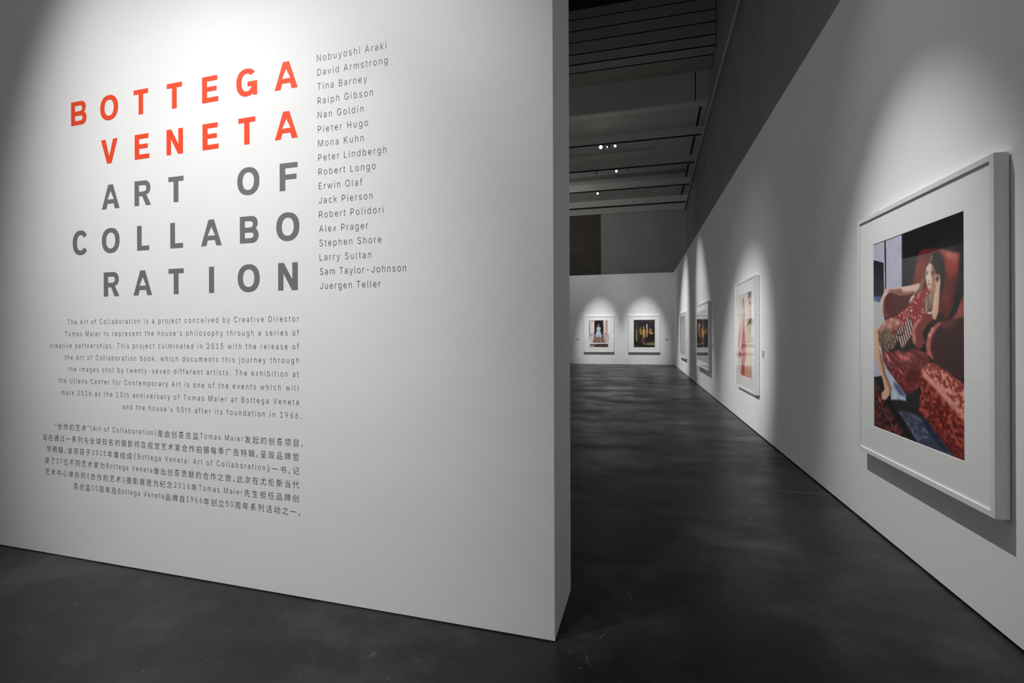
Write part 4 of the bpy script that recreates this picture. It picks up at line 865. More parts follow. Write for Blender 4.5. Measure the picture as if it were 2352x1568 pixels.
'B':[456,[246,7,184,7,122,7,67,7,67,170,67,339,67,502,120,502,181,502,241,502,273,500,302,494,326,484,346,472,362,456,375,438,384,418,389,397,391,374,390,354,386,338,380,323,373,311,363,301,352,292,340,284,327,278,308,272,308,265,308,264,308,256,329,253,344,248,359,240,373,229,386,216,396,200,404,181,409,160,411,136,409,113,403,91,394,70,381,52,363,37,342,24,315,15,283,9,118,238,118,173,118,115,118,50,165,50,205,50,245,50,282,53,312,61,334,74,350,92,359,113,362,136,361,155,356,172,348,188,338,202,325,214,309,224,291,232,270,236,248,238,207,238,166,238,118,459,118,396,118,341,118,278,162,278,200,278,238,278,257,280,275,283,291,290,306,299,319,310,329,323,337,338,341,354,343,372,340,395,332,416,317,434,297,448,271,456,240,459,202,459,163,459],[[5,7,6],[5,72,7],[72,8,7],[72,9,8],[72,10,9],[72,11,10],[72,12,11],[72,13,12],[72,95,13],[95,94,13],[94,93,13],[93,14,13],[5,73,72],[92,14,93],[92,15,14],[91,15,92],[90,15,91],[90,16,15],[89,16,90],[89,17,16],[88,17,89],[88,18,17],[5,74,73],[87,18,88],[87,19,18],[86,19,87],[86,20,19],[85,20,86],[5,75,74],[4,75,5],[85,21,20],[84,21,85],[84,22,21],[83,22,84],[83,23,22],[82,23,83],[82,24,23],[81,24,82],[81,25,24],[80,25,81],[80,26,25],[79,26,80],[78,26,79],[4,48,75],[48,76,75],[48,77,76],[48,78,77],[48,26,78],[48,27,26],[48,28,27],[48,29,28],[48,30,29],[48,31,30],[48,32,31],[48,33,32],[48,71,33],[71,70,33],[70,69,33],[69,68,33],[68,34,33],[4,49,48],[67,34,68],[66,34,67],[66,35,34],[65,35,66],[65,36,35],[64,36,65],[63,36,64],[63,37,36],[62,37,63],[62,38,37],[4,50,49],[61,38,62],[3,50,4],[61,39,38],[60,39,61],[59,39,60],[59,40,39],[3,51,50],[58,40,59],[58,41,40],[57,41,58],[57,42,41],[56,42,57],[56,43,42],[55,43,56],[54,43,55],[54,44,43],[3,52,51],[3,53,52],[3,54,53],[3,44,54],[3,45,44],[3,46,45],[3,47,46],[3,0,47],[2,0,3],[1,0,2]]],
'C':[510,[338,11,316,5,292,1,267,0,226,4,188,14,154,31,123,54,97,83,76,118,60,159,51,204,47,254,51,304,60,350,76,390,97,425,123,454,154,478,188,495,226,505,267,509,292,507,315,504,338,498,359,489,379,479,398,466,414,451,429,434,442,415,452,394,460,372,464,355,451,355,430,355,414,355,410,367,404,384,395,398,385,412,374,424,361,434,348,443,333,450,317,456,301,460,284,462,267,463,236,460,207,452,180,438,156,419,135,395,119,367,106,334,99,296,96,254,99,212,106,175,119,142,136,113,156,89,180,70,207,57,236,49,267,46,284,47,301,49,317,53,333,59,348,66,361,75,374,85,385,97,395,111,404,125,410,142,414,153,430,153,451,153,464,153,460,137,453,115,442,94,429,75,415,58,398,43,380,30,360,20],[[20,22,21],[20,23,22],[19,23,20],[19,24,23],[19,25,24],[18,25,19],[18,26,25],[18,27,26],[17,48,18],[48,27,18],[48,47,27],[47,28,27],[17,49,48],[46,28,47],[17,50,49],[45,28,46],[44,28,45],[16,50,17],[16,51,50],[44,29,28],[43,29,44],[42,29,43],[16,52,51],[41,29,42],[41,30,29],[15,52,16],[40,30,41],[15,53,52],[40,31,30],[39,31,40],[38,31,39],[15,54,53],[38,32,31],[14,54,15],[37,32,38],[37,33,32],[36,33,37],[14,55,54],[35,33,36],[34,33,35],[13,55,14],[13,56,55],[12,56,13],[12,57,56],[11,57,12],[11,58,57],[11,59,58],[10,59,11],[10,60,59],[9,60,10],[77,79,78],[77,80,79],[77,81,80],[77,82,81],[9,61,60],[76,82,77],[76,83,82],[75,83,76],[8,61,9],[75,84,83],[8,62,61],[74,84,75],[73,84,74],[73,85,84],[8,63,62],[72,85,73],[7,63,8],[72,86,85],[71,86,72],[7,64,63],[70,86,71],[69,86,70],[69,87,86],[7,65,64],[6,65,7],[68,87,69],[67,87,68],[6,66,65],[66,87,67],[6,87,66],[6,88,87],[5,88,6],[5,89,88],[5,0,89],[4,0,5],[4,1,0],[4,2,1],[3,2,4]]],
'D':[502,[347,37,310,20,267,10,219,7,178,7,137,7,103,7,103,19,103,38,103,50,136,50,175,50,215,50,255,53,290,61,321,75,348,94,369,118,385,146,397,179,404,215,406,255,404,295,397,331,386,363,369,392,349,415,323,434,293,448,259,456,221,459,178,459,136,459,100,459,100,471,100,490,100,502,137,502,181,502,225,502,271,498,313,489,349,472,380,450,406,422,427,388,442,349,452,305,455,255,451,206,442,161,427,122,406,88,379,59,67,502,82,502,103,502,118,502,118,339,118,170,118,7,103,7,82,7,67,7,67,170,67,339],[[35,37,36],[35,38,37],[35,39,38],[35,40,39],[35,41,40],[34,41,35],[34,42,41],[34,43,42],[33,32,34],[32,31,34],[31,30,34],[30,43,34],[29,43,30],[28,43,29],[28,44,43],[27,44,28],[26,44,27],[26,45,44],[25,45,26],[24,45,25],[24,46,45],[23,46,24],[23,47,46],[22,47,23],[22,48,47],[21,48,22],[20,48,21],[20,49,48],[19,49,20],[19,50,49],[18,50,19],[18,51,50],[17,51,18],[17,52,51],[16,52,17],[15,52,16],[15,53,52],[14,53,15],[13,53,14],[13,0,53],[12,0,13],[8,10,9],[8,11,10],[8,12,11],[8,0,12],[7,0,8],[7,1,0],[7,2,1],[6,2,7],[6,3,2],[5,3,6],[4,3,5],[65,55,54],[65,56,55],[65,57,56],[65,58,57],[64,58,65],[64,59,58],[63,59,64],[63,60,59],[62,60,63],[61,60,62]]],
'E':[419,[368,7,270,7,165,7,67,7,67,170,67,339,67,502,164,502,268,502,365,502,365,490,365,471,365,459,290,459,207,459,118,459,118,396,118,341,118,279,202,279,278,279,348,279,348,267,348,248,348,236,278,236,202,236,118,236,118,172,118,114,118,50,208,50,292,50,368,50,368,38,368,19],[[5,15,6],[15,7,6],[15,8,7],[15,9,8],[15,10,9],[15,11,10],[15,12,11],[5,16,15],[14,12,15],[13,12,14],[5,17,16],[5,18,17],[4,18,5],[4,27,18],[27,19,18],[27,20,19],[27,21,20],[27,22,21],[27,23,22],[27,24,23],[4,28,27],[26,24,27],[25,24,26],[4,29,28],[3,29,4],[3,30,29],[3,31,30],[3,32,31],[3,33,32],[3,34,33],[3,35,34],[3,0,35],[2,0,3],[1,0,2]]],
'G':[520,[373,25,341,11,307,3,269,0,226,4,188,14,153,31,122,54,97,84,75,119,60,159,50,204,47,254,50,304,60,350,75,390,96,425,122,454,153,478,187,495,224,505,265,509,290,507,315,503,338,497,360,488,380,477,399,464,416,449,430,432,443,413,454,392,462,371,465,356,452,356,430,356,413,356,409,367,401,383,393,397,383,410,372,422,360,432,347,442,333,449,317,455,301,459,284,462,265,463,235,460,206,452,179,438,156,419,135,396,119,367,106,334,99,296,96,254,99,212,106,175,119,142,136,113,156,89,180,71,208,57,237,49,269,46,297,48,324,54,348,65,370,80,388,98,402,120,413,145,420,172,421,194,420,194,427,193,354,206,384,206,333,206,290,206,290,218,290,237,290,249,348,249,413,249,471,249,471,237,471,219,471,200,468,161,459,126,445,94,425,67,401,44],[[20,22,21],[20,23,22],[19,23,20],[19,24,23],[19,25,24],[18,25,19],[18,26,25],[17,26,18],[17,48,26],[48,27,26],[48,47,27],[47,28,27],[17,49,48],[46,28,47],[17,50,49],[45,28,46],[44,28,45],[16,50,17],[16,51,50],[43,28,44],[43,29,28],[42,29,43],[16,52,51],[41,29,42],[41,30,29],[15,52,16],[40,30,41],[15,53,52],[40,31,30],[39,31,40],[38,31,39],[15,54,53],[38,32,31],[14,54,15],[37,32,38],[37,33,32],[36,33,37],[14,55,54],[35,33,36],[34,33,35],[13,55,14],[13,56,55],[12,56,13],[12,57,56],[11,57,12],[11,58,57],[83,85,84],[83,86,85],[83,87,86],[83,88,87],[83,89,88],[82,89,83],[82,90,89],[81,80,82],[80,78,82],[78,79,82],[79,90,82],[11,59,58],[78,79,80],[77,76,78],[76,75,78],[75,79,78],[75,90,79],[10,59,11],[75,91,90],[74,91,75],[10,60,59],[73,91,74],[73,92,91],[9,60,10],[72,92,73],[9,61,60],[72,93,92],[71,93,72],[8,61,9],[8,62,61],[70,93,71],[70,94,93],[8,63,62],[7,63,8],[69,94,70],[7,64,63],[69,95,94],[68,95,69],[7,65,64],[6,65,7],[67,95,68],[6,66,65],[66,95,67],[6,95,66],[6,0,95],[5,0,6],[5,1,0],[4,1,5],[4,2,1],[3,2,4]]],
'H':[517,[118,7,103,7,82,7,67,7,67,170,67,339,67,502,82,502,103,502,118,502,118,435,118,362,118,282,214,282,303,282,399,282,399,362,399,435,399,502,414,502,435,502,450,502,450,339,450,170,450,7,435,7,414,7,399,7,399,77,399,155,399,239,303,239,214,239,118,239,118,155,118,77],[[5,7,6],[5,8,7],[5,9,8],[5,10,9],[17,19,18],[17,20,19],[17,21,20],[17,22,21],[5,11,10],[16,22,17],[5,12,11],[15,22,16],[4,12,5],[15,23,22],[4,33,12],[33,13,12],[33,14,13],[33,15,14],[33,32,15],[32,31,15],[31,30,15],[30,23,15],[4,34,33],[29,23,30],[3,34,4],[29,24,23],[3,35,34],[28,24,29],[3,0,35],[27,24,28],[2,0,3],[1,0,2],[26,24,27],[25,24,26]]],
'J':[396,[289,38,260,17,225,4,185,0,145,4,110,17,80,38,58,66,45,102,40,146,40,155,40,164,40,166,55,166,76,166,91,166,91,164,91,155,91,145,93,115,102,90,116,69,136,55,159,46,185,43,211,46,234,55,253,69,267,90,276,115,279,145,279,267,279,388,279,502,293,502,315,502,329,502,329,388,329,267,329,146,325,102,311,66],[[32,34,33],[32,35,34],[32,36,35],[32,37,36],[31,37,32],[31,38,37],[30,38,31],[30,39,38],[11,13,12],[11,14,13],[11,15,14],[11,16,15],[11,17,16],[10,17,11],[10,18,17],[9,18,10],[8,18,9],[30,40,39],[8,19,18],[29,40,30],[8,20,19],[28,40,29],[7,20,8],[28,41,40],[27,41,28],[7,21,20],[26,41,27],[7,22,21],[6,22,7],[26,0,41],[25,0,26],[6,23,22],[24,0,25],[6,24,23],[6,0,24],[5,0,6],[5,1,0],[4,1,5],[4,2,1],[3,2,4]]],
'K':[467,[225,284,182,237,140,194,111,163,111,169,111,193,111,214,122,227,133,242,145,257,156,271,168,285,180,299,192,312,204,326,217,339,267,394,318,449,367,502,392,502,420,502,432,502,371,436,298,358,228,283,231,283,230,283,118,7,103,7,82,7,67,7,67,170,67,339,67,502,82,502,103,502,118,502,118,451,118,392,118,334,117,298,117,261,117,225,117,214,117,204,118,193,118,129,118,64,435,7,423,7,398,7,376,7,316,90,255,177,197,259,207,271,220,288,228,298,296,202,369,99],[[17,19,18],[17,20,19],[17,21,20],[17,22,21],[16,22,17],[16,23,22],[15,23,16],[15,24,23],[14,24,15],[13,24,14],[12,24,13],[11,0,12],[0,24,12],[10,0,11],[10,1,0],[26,24,0],[26,25,24],[9,1,10],[8,1,9],[7,1,8],[7,2,1],[6,2,7],[5,2,6],[5,4,2],[4,3,2],[32,34,33],[32,35,34],[32,36,35],[32,37,36],[32,38,37],[32,39,38],[31,39,32],[31,40,39],[31,41,40],[31,42,41],[31,43,42],[31,44,43],[31,45,44],[31,46,45],[30,46,31],[30,47,46],[30,27,47],[29,27,30],[28,27,29],[56,58,57],[55,58,56],[54,58,55],[53,58,54],[53,59,58],[52,59,53],[52,48,59],[51,48,52],[50,48,51],[49,48,50]]],
'L':[393,[354,7,261,7,160,7,67,7,67,170,67,339,67,502,82,502,103,502,118,502,118,358,118,208,118,50,203,50,282,50,354,50,354,38,354,19],[[5,7,6],[5,8,7],[5,9,8],[5,10,9],[5,11,10],[4,11,5],[4,12,11],[3,12,4],[3,13,12],[3,14,13],[3,15,14],[3,16,15],[3,17,16],[3,0,17],[2,0,3],[1,0,2]]],
'M':[628,[115,7,101,7,81,7,67,7,67,170,67,339,67,502,91,502,121,502,147,502,187,399,229,292,271,185,274,177,277,167,281,157,284,145,288,133,293,120,297,107,301,95,305,82,308,69,312,58,312,56,312,56,317,56,317,57,321,68,325,81,328,93,332,106,337,119,341,132,345,144,349,156,352,167,356,176,359,185,400,292,441,399,481,502,507,502,537,502,561,502,561,339,561,170,561,7,547,7,525,7,511,7,511,97,511,194,511,291,511,302,511,314,511,327,512,340,512,354,512,369,512,383,513,398,513,413,513,428,514,443,514,450,509,450,511,450,503,450,501,443,496,428,491,412,486,396,480,380,475,365,470,351,465,337,461,324,457,313,453,302,449,293,411,196,373,100,337,7,323,7,305,7,291,7,254,100,215,197,177,293,174,302,170,312,166,323,161,336,157,349,152,363,146,378,141,394,136,410,130,426,124,443,122,450,114,450,117,450,112,450,112,444,113,430,113,416,113,401,114,386,114,372,114,357,114,342,115,328,115,315,115,302,115,291,115,194,115,97],[[5,7,6],[5,8,7],[5,104,8],[104,9,8],[104,102,9],[102,103,9],[103,101,9],[101,10,9],[40,42,41],[40,43,42],[40,44,43],[40,68,44],[68,66,44],[66,67,44],[67,65,44],[65,45,44],[5,105,104],[102,103,104],[103,101,102],[100,10,101],[40,69,68],[66,67,68],[67,65,66],[64,45,65],[5,106,105],[40,70,69],[99,10,100],[63,45,64],[5,107,106],[62,45,63],[40,71,70],[98,10,99],[5,108,107],[61,45,62],[40,72,71],[97,10,98],[5,109,108],[39,72,40],[97,11,10],[60,45,61],[39,73,72],[96,11,97],[5,110,109],[59,45,60],[39,74,73],[95,11,96],[5,111,110],[58,45,59],[39,75,74],[94,11,95],[5,112,111],[57,45,58],[39,76,75],[93,11,94],[5,113,112],[56,45,57],[4,113,5],[56,46,45],[39,77,76],[92,11,93],[4,114,113],[55,46,56],[39,78,77],[91,11,92],[4,115,114],[54,46,55],[39,79,78],[90,11,91],[4,116,115],[39,80,79],[89,11,90],[53,46,54],[88,11,89],[39,81,80],[38,81,39],[88,12,11],[52,46,53],[4,117,116],[87,12,88],[38,82,81],[4,118,117],[51,46,52],[37,82,38],[87,13,12],[87,14,13],[36,82,37],[3,118,4],[51,47,46],[87,15,14],[35,82,36],[87,16,15],[34,82,35],[87,17,16],[33,82,34],[87,18,17],[32,82,33],[87,19,18],[31,82,32],[87,20,19],[30,82,31],[86,20,87],[30,83,82],[3,0,118],[50,47,51],[86,21,20],[29,83,30],[86,22,21],[28,83,29],[86,23,22],[27,83,28],[86,25,23],[25,24,23],[26,83,27],[86,24,25],[24,26,25],[86,26,24],[2,0,3],[1,0,2],[49,47,50],[48,47,49]]],
'N':[523,[118,7,103,7,82,7,67,7,67,170,67,339,67,502,85,502,111,502,132,502,199,396,268,288,337,179,343,170,349,159,357,147,365,134,373,119,381,103,390,87,399,70,403,60,410,61,407,61,411,62,410,73,409,91,408,109,407,126,406,142,406,157,406,171,406,184,406,195,406,300,406,404,406,502,420,502,442,502,456,502,456,339,456,170,456,7,438,7,412,7,391,7,331,100,270,197,208,294,200,307,192,320,183,334,174,349,165,366,154,384,142,405,129,429,119,447,112,446,116,446,113,446,113,429,114,405,115,383,116,363,117,344,117,328,118,313,118,301,118,291,118,194,118,97],[[5,7,6],[5,8,7],[5,9,8],[5,58,9],[58,57,9],[57,10,9],[35,37,36],[35,38,37],[35,39,38],[35,40,39],[56,10,57],[58,60,59],[58,61,60],[5,61,58],[55,10,56],[5,62,61],[5,63,62],[54,10,55],[34,40,35],[54,11,10],[53,11,54],[5,64,63],[52,11,53],[5,65,64],[51,11,52],[5,66,65],[4,66,5],[34,41,40],[50,11,51],[4,67,66],[49,11,50],[4,68,67],[48,11,49],[4,69,68],[33,41,34],[47,11,48],[4,70,69],[47,12,11],[46,12,47],[32,41,33],[4,71,70],[31,41,32],[46,13,12],[30,41,31],[46,14,13],[3,71,4],[30,42,41],[46,15,14],[29,42,30],[46,16,15],[28,42,29],[46,17,16],[27,42,28],[46,18,17],[26,42,27],[46,19,18],[45,19,46],[3,0,71],[25,42,26],[45,20,19],[24,42,25],[45,21,20],[23,42,24],[21,23,22],[21,42,23],[45,42,21],[44,42,45],[2,0,3],[1,0,2],[43,42,44]]],
'O':[533,[380,31,345,14,308,4,267,0,226,4,189,14,154,31,124,54,98,83,76,118,60,159,51,204,47,254,51,304,60,350,76,390,98,425,124,454,154,478,189,495,226,505,267,509,308,505,345,495,380,478,410,454,436,425,458,390,473,350,483,304,486,254,483,204,473,159,458,118,436,83,410,54,180,70,207,57,236,49,267,46,298,49,326,57,353,70,377,89,398,112,415,141,427,174,435,212,437,254,435,296,427,334,415,368,398,396,377,420,353,439,326,452,298,460,267,463,236,460,207,452,180,439,156,420,136,396,119,367,106,334,99,296,96,254,99,212,106,174,119,141,136,113,156,89],[[20,22,21],[19,22,20],[19,23,22],[18,23,19],[18,24,23],[18,25,24],[17,57,18],[57,25,18],[17,58,57],[56,25,57],[55,25,56],[17,59,58],[55,26,25],[16,59,17],[54,26,55],[16,60,59],[53,26,54],[16,61,60],[53,27,26],[15,61,16],[52,27,53],[15,62,61],[51,27,52],[15,63,62],[51,28,27],[14,63,15],[50,28,51],[14,64,63],[50,29,28],[13,64,14],[49,29,50],[13,65,64],[49,30,29],[12,65,13],[48,30,49],[12,66,65],[11,66,12],[48,31,30],[11,67,66],[47,31,48],[11,68,67],[46,31,47],[10,68,11],[46,32,31],[10,69,68],[45,32,46],[9,69,10],[45,33,32],[9,70,69],[44,33,45],[8,70,9],[44,34,33],[8,71,70],[43,34,44],[8,36,71],[42,34,43],[7,36,8],[42,35,34],[7,37,36],[41,35,42],[7,38,37],[40,35,41],[6,38,7],[40,0,35],[6,39,38],[39,0,40],[6,0,39],[5,0,6],[5,1,0],[4,1,5],[4,2,1],[3,2,4]]],
'P':[445,[118,7,103,7,82,7,67,7,67,170,67,339,67,502,118,502,177,502,235,502,271,499,302,493,329,481,351,466,369,448,384,426,394,402,400,376,402,348,400,319,394,293,384,269,369,247,351,229,329,213,302,202,271,195,235,193,193,193,151,193,116,193,116,205,116,224,116,235,150,235,191,235,233,235,258,237,281,242,300,250,317,261,330,275,339,291,346,308,350,327,352,348,350,368,346,387,339,405,329,420,316,434,300,445,281,453,258,457,232,459,196,459,160,459,118,459,118,301,118,151],[[5,7,6],[5,57,7],[57,8,7],[57,9,8],[57,10,9],[57,11,10],[57,12,11],[57,13,12],[57,56,13],[56,55,13],[55,54,13],[54,53,13],[53,14,13],[5,58,57],[52,14,53],[51,14,52],[51,15,14],[50,15,51],[49,15,50],[49,16,15],[48,16,49],[47,16,48],[47,17,16],[46,17,47],[46,18,17],[45,18,46],[45,19,18],[44,19,45],[4,58,5],[43,19,44],[43,20,19],[42,20,43],[4,33,58],[33,59,58],[42,21,20],[41,21,42],[40,21,41],[40,22,21],[39,22,40],[38,22,39],[38,23,22],[37,23,38],[36,23,37],[4,32,33],[59,34,33],[59,29,34],[29,35,34],[29,36,35],[29,23,36],[29,24,23],[4,31,32],[29,25,24],[4,30,31],[29,26,25],[29,27,26],[4,29,30],[4,59,29],[59,28,29],[3,59,4],[3,0,59],[2,0,3],[1,0,2]]],
'R':[449,[118,7,103,7,82,7,67,7,67,170,67,339,67,502,119,502,177,502,236,502,272,500,303,493,330,482,352,468,370,450,384,430,394,406,400,380,402,352,400,324,394,298,384,275,370,254,352,237,330,223,303,213,272,207,236,205,189,205,143,205,103,205,103,217,103,236,103,248,142,248,188,248,234,248,259,249,281,253,301,260,317,270,330,282,340,297,347,314,351,332,352,352,351,372,347,391,340,408,330,423,317,436,301,446,281,453,259,458,233,459,197,459,161,459,118,459,118,301,118,151,416,7,403,7,378,7,357,7,318,80,277,156,242,222,254,222,279,222,299,222,338,149,380,73],[[5,7,6],[5,57,7],[57,8,7],[57,9,8],[57,10,9],[57,11,10],[57,12,11],[57,13,12],[57,56,13],[56,55,13],[55,54,13],[54,53,13],[53,14,13],[5,58,57],[52,14,53],[51,14,52],[51,15,14],[50,15,51],[49,15,50],[49,16,15],[48,16,49],[47,16,48],[47,17,16],[46,17,47],[46,18,17],[45,18,46],[45,19,18],[44,19,45],[4,58,5],[43,19,44],[43,20,19],[42,20,43],[4,33,58],[33,59,58],[42,21,20],[41,21,42],[40,21,41],[40,22,21],[39,22,40],[38,22,39],[38,23,22],[37,23,38],[36,23,37],[4,32,33],[59,34,33],[59,29,34],[29,35,34],[29,36,35],[29,23,36],[29,24,23],[4,31,32],[29,25,24],[4,30,31],[29,26,25],[29,27,26],[4,29,30],[4,59,29],[59,28,29],[3,59,4],[3,0,59],[2,0,3],[1,0,2],[65,67,66],[65,68,67],[65,69,68],[65,70,69],[64,70,65],[64,71,70],[63,71,64],[63,60,71],[62,60,63],[61,60,62]]],
'S':[447,[320,17,292,7,260,0,224,-2,189,0,158,6,130,16,106,29,86,45,70,64,57,86,49,110,46,130,60,130,82,130,99,130,101,116,108,99,118,83,131,70,146,60,164,52,183,47,203,43,224,42,247,43,268,47,289,54,307,63,322,74,335,88,345,103,351,121,353,139,351,156,346,171,337,183,326,194,314,203,299,211,283,218,265,224,247,229,226,235,206,240,186,246,148,259,116,275,91,294,73,316,63,342,59,373,61,399,69,422,81,444,97,463,117,478,140,491,167,501,196,507,227,509,258,507,287,501,313,491,336,478,356,463,371,445,383,424,391,402,393,385,380,385,358,385,343,385,338,404,325,426,306,443,282,456,255,463,225,466,203,464,183,461,165,454,148,446,134,435,123,422,115,408,110,392,108,376,110,358,116,342,126,329,138,318,152,309,167,302,182,296,196,291,210,287,228,282,245,277,262,273,277,268,293,263,309,257,325,250,340,242,354,232,368,221,379,208,388,194,396,178,400,160,401,139,399,113,392,89,381,67,365,48,345,31],[[59,61,60],[58,61,59],[58,62,61],[57,62,58],[57,63,62],[56,63,57],[56,64,63],[55,64,56],[55,78,64],[78,65,64],[55,79,78],[77,65,78],[55,80,79],[76,65,77],[76,66,65],[54,80,55],[54,81,80],[75,66,76],[54,82,81],[54,83,82],[75,67,66],[53,83,54],[74,67,75],[53,84,83],[73,67,74],[73,68,67],[53,85,84],[52,85,53],[52,86,85],[72,68,73],[72,69,68],[51,86,52],[51,87,86],[71,69,72],[70,69,71],[51,88,87],[50,88,51],[50,89,88],[49,89,50],[49,90,89],[49,91,90],[49,92,91],[48,92,49],[48,93,92],[48,94,93],[48,95,94],[47,95,48],[47,96,95],[47,97,96],[47,98,97],[47,99,98],[46,99,47],[46,100,99],[46,101,100],[46,102,101],[45,102,46],[45,103,102],[45,104,103],[44,104,45],[44,105,104],[43,105,44],[42,105,43],[42,106,105],[41,106,42],[40,106,41],[40,107,106],[39,107,40],[38,107,39],[38,108,107],[37,108,38],[37,109,108],[36,109,37],[35,109,36],[35,110,109],[34,110,35],[34,111,110],[33,111,34],[32,111,33],[32,112,111],[11,13,12],[11,14,13],[11,15,14],[11,16,15],[31,112,32],[11,17,16],[31,113,112],[10,17,11],[30,113,31],[10,18,17],[30,114,113],[29,114,30],[9,18,10],[9,19,18],[28,114,29],[9,20,19],[28,115,114],[8,20,9],[27,115,28],[8,21,20],[26,115,27],[8,22,21],[26,116,115],[25,116,26],[8,23,22],[7,23,8],[24,116,25],[7,24,23],[7,116,24],[7,0,116],[6,0,7],[6,1,0],[5,1,6],[5,2,1],[4,2,5],[4,3,2]]],
'T':[449,[200,459,139,459,85,459,39,459,39,471,39,490,39,502,160,502,288,502,410,502,410,490,410,471,410,459,363,459,310,459,250,459,250,301,250,151,250,7,235,7,214,7,200,7,200,151,200,301],[[5,7,6],[5,8,7],[5,9,8],[5,10,9],[4,10,5],[4,11,10],[3,11,4],[3,12,11],[2,12,3],[1,12,2],[0,12,1],[23,15,0],[15,12,0],[23,16,15],[14,12,15],[13,12,14],[22,16,23],[22,17,16],[21,17,22],[21,18,17],[20,18,21],[19,18,20]]],
'U':[517,[360,22,330,9,296,1,259,-1,221,1,188,9,157,22,131,39,109,59,91,84,78,111,70,141,67,173,67,285,67,397,67,502,81,502,103,502,117,502,117,399,117,288,117,178,119,154,125,131,135,110,148,91,164,75,184,62,206,52,231,46,259,45,286,46,312,52,334,62,353,75,370,91,383,110,392,131,398,154,400,178,400,288,400,399,400,502,414,502,436,502,450,502,450,397,450,285,450,173,447,141,440,111,427,84,409,59,387,39],[[14,16,15],[14,17,16],[14,18,17],[14,19,18],[41,43,42],[41,44,43],[41,45,44],[41,46,45],[14,20,19],[40,46,41],[13,20,14],[40,47,46],[13,21,20],[39,47,40],[12,21,13],[39,48,47],[38,48,39],[12,22,21],[11,22,12],[38,49,48],[37,49,38],[11,23,22],[10,23,11],[37,50,49],[36,50,37],[10,24,23],[9,24,10],[36,51,50],[35,51,36],[9,25,24],[34,51,35],[9,26,25],[8,26,9],[34,52,51],[33,52,34],[8,27,26],[32,52,33],[8,28,27],[7,28,8],[32,53,52],[31,53,32],[7,29,28],[7,30,29],[30,53,31],[7,53,30],[6,53,7],[6,0,53],[5,0,6],[5,1,0],[4,1,5],[4,2,1],[3,2,4]]],
'V':[480,[273,7,253,7,229,7,209,7,148,172,85,342,26,502,39,502,62,502,79,502,114,406,150,305,186,204,192,185,200,162,209,135,218,104,229,69,238,38,243,38,239,38,244,38,253,69,264,105,274,136,282,162,290,185,296,204,331,305,366,406,400,502,417,502,440,502,453,502,395,342,333,172],[[5,7,6],[5,8,7],[5,9,8],[5,10,9],[29,31,30],[29,32,31],[29,33,32],[29,34,33],[28,34,29],[5,11,10],[4,11,5],[28,35,34],[27,35,28],[4,12,11],[26,35,27],[4,13,12],[25,35,26],[4,14,13],[3,14,4],[25,0,35],[24,0,25],[3,15,14],[23,0,24],[3,16,15],[22,0,23],[3,17,16],[21,0,22],[3,18,17],[3,20,18],[20,19,18],[3,21,20],[3,0,21],[2,0,3],[2,1,0]]],
